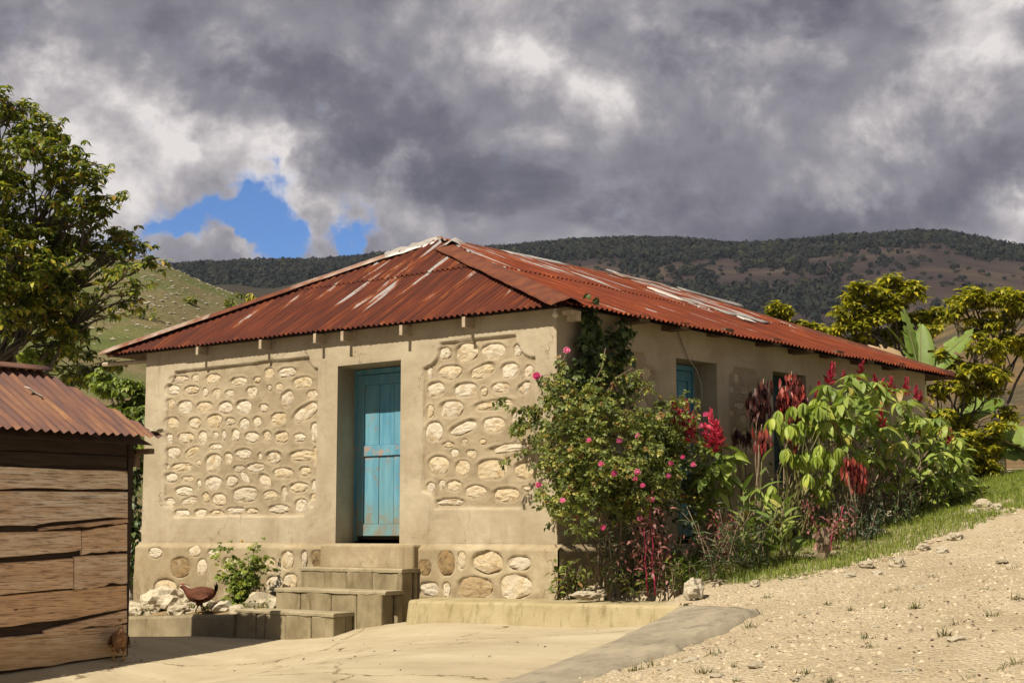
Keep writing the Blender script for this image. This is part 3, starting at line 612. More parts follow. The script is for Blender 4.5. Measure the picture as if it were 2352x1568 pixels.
# doors: frame, stiles and rails round recessed boards
def door(name, w, h, M_, boards=3):
    fr = MB(); fr.box((0, -.03, 0), (.05, .05, h)); fr.box((w - .05, -.03, 0), (w, .05, h)); fr.box((.05, -.03, h - .06), (w - .05, .05, h))
    d = hpart(name, mesh(name, fr.v, fr.f, M_BLUE)); d.matrix_basis = M_
    x0, x1 = .055, w - .055; sw = .115
    def piece(nm, lo, hi):
        o = child(nm, mesh(nm, *(lambda b: (b.v, b.f))(MB().box(lo, hi)), M_BLUE), d); bevel(o, .005); return o
    piece('door_stile', (x0, -.012, .06), (x0 + sw, .028, h - .065)); piece('door_stile', (x1 - sw * .55, -.012, .06), (x1, .028, h - .065))
    ins0, ins1 = x0 + sw + .001, x1 - sw * .55 - .001; zmid = h * .49
    for z0, z1 in ((.06, .20), (zmid, zmid + .13), (h - .19, h - .066)): piece('door_rail', (ins0, -.011, z0), (ins1, .027, z1))
    bw = (ins1 - ins0) / boards
    for z0, z1 in ((.201, zmid - .001), (zmid + .131, h - .191)):
        for k in range(boards): piece('door_board', (ins0 + k * bw + .003, .008 + .003 * (k % 2), z0), (ins0 + (k + 1) * bw - .003, .022, z1))
    o = child('door_backing', mesh('door_backing', *(lambda b: (b.v, b.f))(MB().box((.02, .029, .02), (w - .02, .045, h - .03))), M_DARK), d)
    return d
door('door', DOOR[1] - DOOR[0] + .24, 2.075, Matrix.Translation((DOOR[0] - .185, DD, .035)), 4)
door('side_door', W1[1] - W1[0] + .04, 2.12, Matrix.Translation((-.36, W1[0] - .02, .03)) @ Matrix.Rotation(R(90), 4, 'Z'), 3)
mb = MB().box((-.34, W2[0], W2[2]), (-.30, W2[1], W2[3])); hpart('window_dark_infill', mesh('window_dark_infill', mb.v, mb.f, mat_simple('dark_teal', (.02, .05, .06), (.04, .085, .10), 6)))  # dark teal slab stands for the dim interior of the window opening
mb = MB().box((DOOR[0] - .1, -.16, -.285), (-1.95, .45, -.0)); o = hpart('threshold', mesh('threshold', mb.v, mb.f, M_PLINTH)); bevel(o, .03, 3)

# roof -------------------------------------------------------------
EV = 2.50; AP, AQ = Vector((-3.6, 1.96, 3.95)), Vector((-3.6, 7.05, 3.95))
C_NR, C_NL, C_FR, C_FL = Vector((.31, -.165, EV)), Vector((-7.90, -.165, EV + .075)), Vector((.31, 9.02, 2.445)), Vector((-7.9, 9.02, 2.5))
un = MB()
dn = Vector((0, 0, -.045))
un.v = [C_NR * .985 + AP * .015 + dn, C_NL * .985 + AP * .015 + dn, C_FR + dn, C_FL + dn, AP + dn * 1.3, AQ + dn * 1.3]
un.f = [(1, 0, 4), (0, 2, 5, 4), (2, 3, 5), (3, 1, 4, 5)]
roof = hpart('roof', mesh('roof', un.v, un.f, M_TIMBER))
def sheets(poly, mat, sheet_w, rows, pitch=.088, amp=.0155, sag=0.0, cols_per=5):
    O, E = poly[0], poly[1]; u = (E - O); Lu = u.length; u.normalize(); apex = [Vector(p) for p in poly[2:]]
    nrm = u.cross(apex[0] - O).normalized(); nrm = nrm if nrm.z > 0 else -nrm; v = nrm.cross(u).normalized(); v = v if v.z > 0 else -v
    pts = [((p - O).dot(u), (p - O).dot(v)) for p in (O, E, *apex)]
    def vmax(x):
        best = 0.0
        for i in range(1, len(pts)):
            a, b = pts[i], pts[(i + 1) % len(pts)]
            if abs(a[0] - b[0]) > 1e-6 and min(a[0], b[0]) - 1e-9 <= x <= max(a[0], b[0]) + 1e-9:
                best = max(best, a[1] + (b[1] - a[1]) * (x - a[0]) / (b[0] - a[0]))
        return best
    H = max(p[1] for p in pts); x0 = 0.0; k = 0
    while x0 < Lu - .02:
        x1 = min(Lu, x0 + sheet_w)
        for (va, vb, lift) in rows:
            va, vb = va * H, vb * H; xs = np.arange(x0, x1 + 1e-6, pitch / cols_per); xs = xs if abs(xs[-1] - x1) < 1e-4 else np.append(xs, x1)
            V, F, UV = [], [], []; nr = 7; jit = random.uniform(-.012, .012); tilt = random.uniform(0, .006); ok = False
            for i, x in enumerate(xs):
                top = min(vb, vmax(x)); lo = va if va > 0 else -.0 + jit * .6; ok |= top > lo + .03; top = max(top, lo)
                for j in range(nr):
                    y = lo + (top - lo) * j / (nr - 1); ph = 2 * math.pi * x / pitch
                    d = amp * math.sin(ph) + lift + tilt * ((x - x0) / sheet_w) + sag * fbm(x * .8, y * .8, 3, 3) + .004 * fbm(x * 3, y * 3, 1, 2)
                    V.append(O + u * x + v * y + nrm * d); UV.append((x, y))
            if not ok: continue
            for i in range(len(xs) - 1):
                for j in range(nr - 1): F.append((i * nr + j, (i + 1) * nr + j, (i + 1) * nr + j + 1, i * nr + j + 1))
            o = child('roof_sheet', mesh('roof_sheet', V, F, mat, True, uv=UV), roof); k += 1
        x0 = x1
    return O, u, v, nrm
front = sheets([C_NL, C_NR, AP], M_RUST_F, .79, [(0, .60, .008), (.55, 1.0, .024)], sag=.008)
right = sheets([C_NR, C_FR, AQ, AP], M_RUST_R, .79, [(0, .56, .008), (.52, 1.0, .024)], sag=.016)
sheets([C_FR, C_FL, AQ], M_RUST_R, 2.4, [(0, 1.0, .008)], cols_per=3); sheets([C_FL, C_NL, AP, AQ], M_RUST_F, 3.2, [(0, 1.0, .008)], cols_per=3)
def cap(name, a, b, wid, mat, lift=.035, n=18, droop=.05, t0=0, t1=1, wob=.006):
    a, b = Vector(a), Vector(b); d = (b - a).normalized(); s_ = d.cross(Vector((0, 0, 1))).normalized(); up = s_.cross(d).normalized(); V, F = [], []; m = 6
    for i in range(n + 1):
        t = t0 + (t1 - t0) * i / n; p = a + (b - a) * t
        for j in range(m + 1):
            q = j / m * 2 - 1; V.append(p + s_ * (q * wid / 2) + up * (lift + .02 * (1 - q * q) - droop * abs(q) + wob * fbm(t * 9, q * 2, 5, 3)))
    k = m + 1
    for i in range(n):
        for j in range(m): F.append((i * k + j, i * k + j + 1, (i + 1) * k + j + 1, (i + 1) * k + j))
    o = child(name, mesh(name, V, F, mat, True), roof); md = o.modifiers.new('thick', 'SOLIDIFY'); md.thickness = .004; return o
cap('hip_cap', AP, C_NR + Vector((.03, -.03, 0)), .40, M_CAP, .032, 24, .065, .10, .56, .012); cap('hip_cap', AP, C_NR + Vector((.03, -.03, 0)), .42, M_CAP, .042, 24, .07, .54, 1.0, .014)
for t0, t1, m_, l in ((.10, .42, M_ZINCRUST, .05), (.40, .68, M_CAP, .042), (.66, 1.0, M_ZINCRUST, .05)): cap('hip_cap', AP, C_NL + Vector((-.03, -.03, 0)), .30, m_, l, 14, .07, t0, t1)
cap('hip_cap', AQ, C_FR, .36, M_CAP, .04, 14, .06); cap('hip_cap', AQ, C_FL, .36, M_CAP, .04, 14, .06)
for i in range(4): cap('ridge_cap', AP.lerp(AQ, i / 4), AP.lerp(AQ, (i + 1) / 4 + .01), .36, (M_CAP, M_ZINC, M_CAP, M_ZINCRUST)[i], .045 + .006 * (i % 2), 8, .06)
cap('apex_flashing', AP + Vector((0, .35, .01)), AP + Vector((.55, -.32, -.19)), .40, M_ZINC, .07, 10, .11, 0, 1, .03); cap('apex_flashing', AP + Vector((.0, .1, .01)), AP + Vector((-.62, -.33, -.20)), .36, M_ZINC, .072, 10, .10, 0, 1, .03)
def patch(name, u0, u1, v0, v1, lift, mat, face=right, rot=0, thick=.012):
    O, u, v, nrm = face; c, s_ = math.cos(rot), math.sin(rot); V, F = [], []; nu, nv = 10, 4
    for i in range(nu + 1):
        for j in range(nv + 1):
            a, b = (i / nu - .5) * (u1 - u0), (j / nv - .5) * (v1 - v0); x, y = (u0 + u1) / 2 + a * c - b * s_, (v0 + v1) / 2 + a * s_ + b * c
            V.append(O + u * x + v * y + nrm * (lift + .02 * fbm(x * 2, y * 2, 7, 2)))
    k = nv + 1
    for i in range(nu):
        for j in range(nv): F.append((i * k + j, (i + 1) * k + j, (i + 1) * k + j + 1, i * k + j + 1))
    o = child(name, mesh(name, V, F, mat, True), roof); md = o.modifiers.new('thick', 'SOLIDIFY'); md.thickness = thick; return o
def ruv(px, py):
    O, u, v, nrm = right; d = Vector(ray(px, py)); c = Vector(CAM); t = (O - c).dot(nrm) / d.dot(nrm); p = c + d * t - O; return p.dot(u), p.dot(v)
for nm, (pa, pb), hw, m_, rot, lf in (('patch_sheet', ((1505, 672), (1580, 700)), .17, M_PATCH, 0, .05), ('patch_sheet', ((1580, 692), (1700, 733)), .20, M_GREYMET, 0, .045), ('patch_sheet', ((1695, 728), (1760, 748)), .22, M_GREYMET, .0, .05),
                            ('patch_sheet', ((1697, 738), (1727, 746)), .12, M_PATCH, 0, .065), ('patch_sheet', ((1400, 630), (1560, 672)), .16, M_ZINC, 0, .05), ('patch_sheet', ((1560, 668), (1700, 707)), .2, M_GREYMET, 0, .05)):
    a, b = ruv(*pa), ruv(*pb); L = math.hypot(b[0] - a[0], b[1] - a[1]); cx, cy = (a[0] + b[0]) / 2, (a[1] + b[1]) / 2
    patch(nm, cx - L / 2, cx + L / 2, cy - hw, cy + hw, lf, m_, right, math.atan2(b[1] - a[1], b[0] - a[0]), .02)
# rafters: tails under both visible eaves
for px, py in ((451, 799), (596, 785), (721, 771), (784, 766), (919, 752), (1063, 733)):
    p = ony(px, py, -.165); mb = MB().box((p[0] - .024, -.155, p[2] - .085), (p[0] + .024, .02, p[2] + .03)); o = hpart('rafter_end', mesh('rafter_end', mb.v, mb.f, M_TIMBERPALE))
for px, py in ((1470, 735), (1562, 752), (1665, 765), (1775, 788), (1850, 806), (1920, 815), (1990, 830), (2062, 843)):
    p = onx(px, py, .2); mb = MB().box((.0, p[1] - .09, p[2] - .03), (.27, p[1] + .09, p[2] + .05)); hpart('rafter_end', mesh('rafter_end', mb.v, mb.f, M_TIMBER))
mb = MB().box((.16, -.02, 2.345), (.285, .06, 2.45)).box((.16, -.10, 2.405), (.285, -.022, 2.45)); hpart('corner_rafter', mesh('corner_rafter', mb.v, mb.f, M_TIMBERPALE))
mb = MB().tube([(-8.02, -.12, 2.455), (-7.2, .1, 2.47)], .03, 6); hpart('eave_pole', mesh('eave_pole', mb.v, mb.f, M_TIMBERPALE))
mb = MB().tube([(-7.75, .9, 2.44), (-7.0, .5, 2.46)], .035, 6); hpart('eave_pole', mesh('eave_pole', mb.v, mb.f, M_TIMBER))
# lamp bulb at the corner, wire down the side wall
p = Vector(ony(1276, 716, -.07))
mb = MB(); prof = [(.0, .075), (.018, .07), (.02, .02), (.026, .0), (.036, -.02), (.034, -.045), (.018, -.062), (.001, -.066)]
mb.tube([p + Vector((0, 0, z)) for r_, z in prof], [max(r_, .001) for r_, z in prof], 12); hpart('light_bulb', mesh('light_bulb', mb.v, mb.f, M_CERAMIC, True))
mb = MB().tube([onx(x, y, .03 if i < 4 else .06) for i, (x, y) in enumerate(((1556, 757), (1568, 790), (1580, 822), (1600, 850), (1610, 880), (1612, 905), (1607, 935)))], .0075, 5)
hpart('wire', mesh('wire', mb.v, mb.f, M_WIRE, True))

# ------------------------------------------------------------------ steps, kerb, ledge, bed
def block(name, lo, hi, mat, parent, jitter=.010, bw=.016):
    me = MB().box(lo, hi); me.v = [v + Vector([random.uniform(-jitter, jitter) for _ in range(3)]) for v in me.v]
    o = link(name, mesh(name, me.v, me.f, mat), parent); bevel(o, bw, 2); return o
steps = empty('entrance_steps', (0, 0, 0)); tag(steps, 'grey concrete block steps leading up to the blue front door', 'steps')
def tread(xa, xb, yf, yb, z1):
    V, F = [], []; n = 26
    for i in range(n + 1):
        x = xa - .008 + (xb - xa + .016) * i / n; w = .012 * fbm(x * 7, z1 * 9, 0, 3); d = .008 * fbm(x * 9, z1 * 5, 3, 3)
        for (y, z) in ((yf + .05, z1 - .042), (yf - .006 + w, z1 - .040 + d), (yf - .008 + w, z1 - .012), (yf + .012, z1 + .3 * d), (yb, z1 + .004), (yb, z1 - .04)): V.append((x, y, z))
    for i in range(n):
        for q in range(5): F.append((i * 6 + q, i * 6 + q + 1, (i + 1) * 6 + q + 1, (i + 1) * 6 + q))
    F += [tuple(range(5, -1, -1)), tuple(n * 6 + q for q in range(6))]
    link('tread', mesh('tread', V, F, M_LEDGEGREY), steps)
def course(xa, xb, yf, yb, z0, z1, widths, wside):
    x = xa
    for w in widths:
        x2 = min(xb, x + w); block('concrete_block', (x + .003, yf, z0), (x2 - .003, yf + .19, z1 - .036), M_BLOCK, steps); x = x2
        if x >= xb - .02: break
    y = yf + .198
    while y < yb - .05:
        y2 = min(yb, y + wside); block('concrete_block', (xb - .195, y, z0), (xb - .002, y2 - .006, z1 - .036), M_BLOCK, steps); y = y2
    block('step_fill', (xa + .01, yf + .2, z0), (xb - .2, yb, z1 - .04), M_BLOCK, steps, .002, .004); tread(xa, xb, yf, yb, z1)
s1l, s1r = ony(540, 1440, -.96)[0], -2.37
course(s1l, s1r, -.96, -.66, -1.2, -.742, [.36, .16, .36, .42, .5], .38)
x2l, x2r = ony(632, 1375, -.65)[0], ony(885, 1372, -.65)[0]
course(x2l, x2r, -.65, -.36, -1.1, -.502, [.42, .12, .40, .42, .4], .36)
x3l, x3r = ony(690, 1325, -.36)[0], ony(922, 1325, -.36)[0]
course(x3l, x3r, -.36, -.08, -.9, -.266, [.40, .38, .42, .40, .40], .26)
kerb = empty('low_kerb', (0, 0, 0)); tag(kerb, 'low grey concrete kerb holding the rubble bed left of the steps', 'kerb')
kx = [s1l - .01, -4.6, -6.2, -8.0]
for i in range(3):
    a, b = kx[i], kx[i + 1]; f = lambda x: float(np.interp(x, [k[0] for k in reversed(KERB)], [k[1] for k in reversed(KERB)])); ya, yb = f(a), f(b)
    mb = MB(); n = 12; V = []; F = []
    for j in range(n + 1):
        x = a + (b - a) * j / n; y = ya + (yb - ya) * j / n; zt = np.interp(x, [-8.5, -6.1, -3.4, -2.4], [-1.0, -.90, -.775, -.742]) + .012 * fbm(x * 3, 2, 0, 3)
        for (dy, z) in ((-.02, -1.6), (-.012 + .01 * fbm(x * 5, 1, 0, 2), zt - .03), (.012, zt), (.15, zt + .004), (.17, -1.3)): V.append((x, y + dy, z))
    for j in range(n):
        for q in range(4): F.append((j * 5 + q, (j + 1) * 5 + q, (j + 1) * 5 + q + 1, j * 5 + q + 1))
    F += [(4, 3, 2, 1, 0), tuple(n * 5 + q for q in range(5))]
    link('kerb_stone', mesh('kerb_stone', V, [f_[::-1] for f_ in F], M_KERB), kerb)
def bed_z(X, Y):
    kz = np.interp(X, [-8.5, -6.1, -3.4, -2.4], [-1.02, -.92, -.80, -.77]); ky = np.interp(X, [-8.5, -6.1, -3.4, -2.37], [-1.05, -1.0, -.965, -.96]); t = np.clip((Y - ky) / np.maximum(.05, -ky - .05), 0, 1)
    return kz + t * (.17 + .02 * X * 0) + .03 * vnoise(X, Y, 3, 20, 3)
def bed_keep(x, y):
    ky = np.interp(x, [-8.5, -6.1, -3.4, -2.37], [-1.05, -1.0, -.965, -.96]); return (y > ky + .09) & (x < s1l + .25) & ~((x > s1l + .03) & (y < -.7))
tag(grid_mesh('planting_soil', np.arange(-8, -1.7, .05), np.arange(-2.1, .0, .05), bed_z, M_SOIL, bed_keep), kind='structure')
# raised cement ledge along the foot of the plinth
V, F = [], []; n = 60
for i in range(n + 1):
    t = i / n; x = -1.62 + (2.06 + 1.62) * t; yf = -.72 - .02 * math.sin(t * 5) + (.32 * (1 - min(1, t / .05)) ** 2); zt = np.interp(t, [0, 1], [-.585, -.54]) + .006 * fbm(x * 2.5, 1, 0, 3)
    fl = .012 * fbm(x * 3, 4, 0, 3)
    for (dy, z) in ((-.05 + fl, -1.1), (-.035 + fl, HC(x, -.74) + .0), (.0 + fl, zt - .03), (.02, zt), (.3, zt + .008), (.66 - (yf + .72), zt + .012), (.7 - (yf + .72), -.9)): V.append((x, yf + dy, z))
k = 7
for i in range(n):
    for q in range(k - 1): F.append((i * k + q, (i + 1) * k + q, (i + 1) * k + q + 1, i * k + q + 1))
F += [tuple(range(k))[::-1], tuple(n * k + q for q in range(k))]
ledge = link('cement_ledge', mesh('cement_ledge', V, F, M_LEDGE, False)); bevel(ledge, .02, 2)
tag(ledge, 'long cream cement ledge along the foot of the plinth right of the steps', 'ledge')

# ------------------------------------------------------------------ rocks
def rock_mesh(seed, flat=.7, sub=3, amp=.32):
    import bmesh
    bm = bmesh.new(); bmesh.ops.create_icosphere(bm, subdivisions=sub, radius=1)
    for v in bm.verts:
        c = v.co.copy(); q = c * 1.3 + Vector((seed * 3.7, seed * 1.9, seed)); cell = mnoise.voronoi(q * 1.1)[0]
        d = 1 + amp * mnoise.fractal(q, 1.0, 2.0, 4) - .30 * (cell[0]) + .15 * (cell[1] - cell[0]); v.co = c * d; v.co.z *= flat
    me = bpy.data.meshes.new('rock'); bm.to_mesh(me); bm.free(); me.materials.append(M_ROCK)
    return me
ROCKS = [rock_mesh(i + 1, .6 + .05 * (i % 4), 2 if i > 5 else 3) for i in range(12)]
def rock(p, s, label, group=None, k=0, rz=0, sz=None, tilt=0, mat=None):
    me = ROCKS[k % 12]
    o = link('rock', me, None, p); o.scale = s if hasattr(s, '__len__') else (s, s, s); o.rotation_euler = (tilt, 0, rz); return tag(o, label, 'rock', group)
rock(Vector(ony(1345, 1367, -.50)), (.17, .12, .085), 'flat tan rock at the foot of the rose bush by the ledge', None, 0, .9)
rock(Vector(ony(1592, 1350, -.42)), (.10, .11, .17), 'upright angular cream rock beside the grass at the shrub foot', None, 1, .4)
rubble = [(312, 1400, .17, 'small pale rock at the very left end of the rubble, beside the shed'), (345, 1395, .12, 'small rounded rock in the rubble, second from the shed'), (385, 1372, .34, 'largest pale boulder of the rubble against the plinth'),
          (415, 1405, .15, 'flat rock just left of the brown hen'), (330, 1385, .14, 'grey rock between the shed and the big rubble boulder'), (470, 1385, .16, 'rock behind the brown hen'), (512, 1395, .16, 'low rock between the hen and the yellow-flowered weed'),
          (545, 1402, .13, 'flat brown rock under the yellow-flowered weed'), (600, 1378, .19, 'angular cream rock beside the lowest step'), (628, 1388, .13, 'small pale rock touching the second step'), (575, 1360, .15, 'grey rock against the wall behind the weed'),
          (440, 1362, .14, 'rock wedged between the big boulder and the plinth'), (650, 1345, .20, 'jagged pale rock wedged beside the middle step')]
for i, (x, y, s, lb) in enumerate(rubble):
    Yp = -.80 + (1405 - y) * .014; p = ony(x, y, max(Yp, -.82)); zz = float(bed_z(np.array([p[0]]), np.array([p[1]]))[0]); s *= 1.22; rock((p[0], p[1], zz + s * .22), (s * 1.0, s * .75, s * .8), lb, 'rubble rocks left of the steps', i + 2, i * 1.3)
verge_rocks = [(1990, 1305, .10, 'rounded white rock on the grass edge, left of a pair'), (2062, 1300, .115, 'rounded white rock on the grass edge, right of a pair'), (1952, 1328, .06, 'small white rock below the pair on the grass edge'), (2015, 1322, .06, 'small tapered pale rock just below the pair'),
               (1885, 1202, .0, ''), (2195, 1240, .11, 'pale flat rock among the weeds on the upper verge'), (2255, 1165, .13, 'white rock in the heap beside the upper road'), (2290, 1172, .11, 'broad white rock in the heap beside the upper road'), (2235, 1182, .09, 'small white rock at the lower end of the road heap'),
               (1875, 1212, .0, ''), (2045, 1200, .17, 'grey boulder in shade under the red-flowered shrub'), (2075, 1195, .13, 'dark small boulder beside the grey boulder under the shrub'), (2140, 1172, .14, 'pale boulder at the right foot of the shrub'), (1735, 1345, .07, 'small pale rock where the grass meets the gravel by the dark herbs'),
               (2120, 1262, .08, 'low pale rock in the verge between grass and road'), (2165, 1270, .07, 'small pale rock at the verge edge below the weeds')]
for i, (x, y, s, lb) in enumerate(verge_rocks):
    if s == 0: continue
    p = CAM; d = ray(x, y)
    for _ in range(60): pass
    t0, best = None, None
    for t in np.linspace(.002, .009, 500):
        q = CAM + d * t
        if q[2] < HG(q[0], q[1]): best = q; break
    if best is None: continue
    rock((best[0], best[1], HG(best[0], best[1]) + s * .3), (s, s * .8, s * .85), lb, 'rocks along the grass verge', i, i * 2.1)
def hit(px, py, F=None, lo=.0015, hi=.012):
    d = ray(px, py); F = F or HG; ts = np.linspace(lo, hi, 900); Q = CAM[None] + d[None] * ts[:, None]; below = Q[:, 2] < F(Q[:, 0], Q[:, 1])
    return Q[np.argmax(below)] if below.any() else Q[-1]

# pebbles on the road: far too many to count
def merged(name, protos, mats4, mat, rnd=None, parent=None, smooth=False):
    """protos: list of (V, F); mats4: list (one per proto) of (n,4,4) arrays -> one mesh object"""
    Vs, Fs, Rn, off = [], [], [], 0
    for (V, F), Ms in zip(protos, mats4):
        Ms = np.asarray(Ms)
        if len(Ms) == 0: continue
        V4 = np.c_[V, np.ones(len(V))]; P = np.einsum('nij,vj->nvi', Ms, V4)[:, :, :3]; n, k = len(Ms), len(V)
        Vs.append(P.reshape(-1, 3)); f = (F[None] + (np.arange(n) * k)[:, None, None] + off).reshape(-1, F.shape[1]); Fs.append(f); Rn.append(np.repeat(rng.random(n), len(F))); off += n * k
    if not Vs: return None
    return link(name, mesh(name, np.concatenate(Vs), np.concatenate(Fs), mat, smooth, rnd=np.concatenate(Rn)), parent)
def arr4(p, yaw, pitch=0, roll=0, s=1.0):
    return np.array(Matrix.Translation(p) @ Matrix.Rotation(yaw, 4, 'Z') @ Matrix.Rotation(-pitch, 4, 'Y') @ Matrix.Rotation(roll, 4, 'X') @ (Matrix.Diagonal((s, s, s, 1)) if not hasattr(s, '__len__') else Matrix.Diagonal((*s, 1))))
def peb_proto(seed):
    r = random.Random(seed); V = np.array([(1, 0, 0), (.3, .9, .0), (-.8, .5, 0), (-.7, -.6, 0), (.4, -.85, 0), (.3, .1, .75), (-.35, -.05, .65)]) * np.array([[r.uniform(.7, 1.2)] * 1 + [r.uniform(.6, 1.1), r.uniform(.7, 1.1)] for _ in range(7)])
    F = np.array([(0, 1, 5), (1, 2, 5), (2, 6, 5), (2, 3, 6), (3, 4, 6), (4, 5, 6), (4, 0, 5)]); return V, F
pebs = [peb_proto(i) for i in range(5)]; pm = [[] for _ in pebs]
n = 95000; px = rng.uniform(1.6, 9.5, n); py = rng.uniform(-6.2, 13, n); ok = ~poly_in(px, py, COURT) & (vnoise(px, py, .8, 31) + rng.uniform(-.8, .8, n) > -.2)
ok &= ~((px < 2.9) & (py > .3) & (rng.random(n) < .85)); ok &= ~((px < 3.22 + .12 * rng.standard_normal(n)) & (px > 1.9) & (py < -.75))
px, py = px[ok], py[ok]; pz = ground_z(px, py); sz = .0055 + .032 * rng.random(len(px)) ** 5.5
for i in range(len(px)):
    pm[i % 5].append(arr4((px[i], py[i], pz[i] - .1 * sz[i]), rng.random() * 6.3, 0, 0, (sz[i], sz[i] * .85, sz[i] * .8)))
m_, t_ = material('pebble', .9, .2); at_ = t_.n('ShaderNodeAttribute', attribute_name='rnd').outputs['Fac']
t_.color(t_.mix(t_.step(t_.noise(t_.coord(), 40, 3, .6), .4, .7), t_.ramp(at_, [(0, (.26, .20, .12)), (.5, (.45, .37, .24)), (1, (.66, .57, .42))]), (.40, .32, .20))); M_PEB = m_
tag(merged('gravel_pebbles', pebs, pm, M_PEB), kind='stuff')
# loose cobbles on the road, each its own
ORD = ['first', 'second', 'third', 'fourth', 'fifth', 'sixth', 'seventh', 'eighth', 'ninth', 'tenth', 'eleventh', 'twelfth', 'thirteenth']
def placed(pts, cuts, names, what):
    out = [None] * len(pts)
    for r_, nm in enumerate(names):
        lo = cuts[r_ - 1] if r_ else 1e9; hi = cuts[r_] if r_ < len(cuts) else -1e9; idx = sorted([i for i, (x, y) in enumerate(pts) if hi <= y < lo], key=lambda i: pts[i][0])
        for k, i in enumerate(idx): out[i] = f'{what}, {nm}, {ORD[k]} from the left'
    return out
cob = [(1480, 1500), (1530, 1540), (1415, 1545), (1610, 1470), (1590, 1520), (1740, 1530), (1830, 1560), (2080, 1545), (1650, 1555), (2110, 1350), (2230, 1330), (2300, 1290), (1850, 1410), (2010, 1440), (2200, 1470), (1930, 1345), (2160, 1300)]
clab = placed(cob, [1500, 1420], ['row nearest the bottom edge', 'middle row', 'row nearest the grass'], 'pale stone half sunk in the gravel')
for i, (x, y) in enumerate(cob):
    p = hit(x, y); s = .035 + .05 * ((i * 37) % 10) / 10; rock((p[0], p[1], p[2] + s * .08), (s * 1.2, s, s * .6), clab[i], 'stones half sunk in the gravel road', 6 + i, i * 1.9)

# ------------------------------------------------------------------ foliage tools
def leaf_proto(L, Wd, droop=.5, fold=.15, nseg=4, base=.15, wave=0.0, ex=.85):
    V, F = [], []; ang = 0.0; x = z = 0.0
    for i in range(nseg + 1):
        t = i / nseg; w = Wd * .5 * (math.sin(math.pi * min(1, t ** ex)) ** .8 if 0 < t < 1 else 0); w = max(w, Wd * .03 if i == 0 else 0.002)
        wv = wave * math.sin(t * 9)
        V += [(x, w, z + fold * w + wv * w), (x, 0, z), (x, -w, z + fold * w - wv * w)]
        ang = -droop * (t + .5 / nseg) * 1.6; x += L / nseg * math.cos(ang); z += L / nseg * math.sin(ang)
    for i in range(nseg):
        a = i * 3; F += [(a, a + 1, a + 4, a + 3), (a + 1, a + 2, a + 5, a + 4)]
    return np.array(V), np.array(F)
def spray_proto(L, n, lw, droop=.3):
    V, F = [], []
    lv, lf = leaf_proto(L * .42, lw, .5, .2, 2)
    for k in range(n):
        side = 0 if k == n - 1 else (1 if k % 2 else -1); t = .35 + .6 * (k // 2) / max(1, (n - 1) / 2) if side else 1.0
        M_ = np.array(Matrix.Translation((L * .6 * t, 0, -droop * .1 * t)) @ Matrix.Rotation(side * 1.1, 4, 'Z') @ Matrix.Rotation(.2 * (k % 3), 4, 'Y')); P = (np.c_[lv, np.ones(len(lv))] @ M_.T)[:, :3]
        F.append(lf + sum(len(v) for v in V)); V.append(P)
    return np.concatenate(V), np.concatenate(F)
class Leaves:
    """gathers leaf placements for one plant; the ones showing largest become objects, the rest one mass"""
    def __init__(s, protos, mat, name='leaf'):
        s.p = protos; s.mat = mat; s.name = name; s.items = []
    def add(s, p, yaw, pitch=0, roll=0, sc=1.0): s.items.append((random.randrange(len(s.p)), arr4(p, yaw, pitch, roll, sc)))
    def build(s, root, maxn=300, mass='foliage'):
        inv = np.array(root.matrix_basis.inverted()); its = [(k, inv @ M_) for k, M_ in s.items]; rl = np.array(root.location)
        its.sort(key=lambda q: np.linalg.norm(q[1][:3, 3] + rl - CAM) - 2.5 * np.linalg.norm(q[1][:3, 0]))
        mes = [mesh(s.name, v, f, s.mat, True) for v, f in s.p]
        for k, M_ in its[:maxn]:
            o = bpy.data.objects.new(s.name, mes[k]); COL.objects.link(o); o.parent = root; o.matrix_basis = Matrix(M_.tolist())
        rest = its[maxn:]
        if rest:
            o = merged(mass, s.p, [[m for k, m in rest if k == i] for i in range(len(s.p))], s.mat, None, root, True); o['kind'] = 'stuff'
def root_at(name, loc, label, cat, group=None):
    o = empty(name, tuple(loc)); o.matrix_basis = Matrix.Translation(loc); tag(o, label, cat, group); return o
def stems(root, paths, mat, name='stem', n=6):
    """paths in world space: list of (points, r0, r1) -> one mesh per path"""
    for pts, r0, r1 in paths:
        k = len(pts); mb = MB().tube([Vector(p) - Vector(root.location) for p in pts], [r0 + (r1 - r0) * i / (k - 1) for i in range(k)], n); mb.build(name, mat, root, True)
def bend(a, b, sagv=.1, n=6, jit=.03):
    a, b = Vector(a), Vector(b); out = []; L = (b - a).length
    for i in range(n + 1):
        t = i / n; p = a.lerp(b, t) + Vector((0, 0, sagv * L * math.sin(math.pi * t))); 
        if 0 < i < n: p += Vector([random.uniform(-jit, jit) * L for _ in range(3)])
        out.append(p)
    return out
def whorl(lv, p, n, pitch, sc, spread=.35, yaw0=None):
    y0 = random.random() * 6.3 if yaw0 is None else yaw0
    for i in range(n): lv.add(p, y0 + 6.283 * i / n + random.uniform(-.3, .3), pitch + random.uniform(-spread, spread), random.uniform(-.5, .5), sc * random.uniform(.7, 1.15))

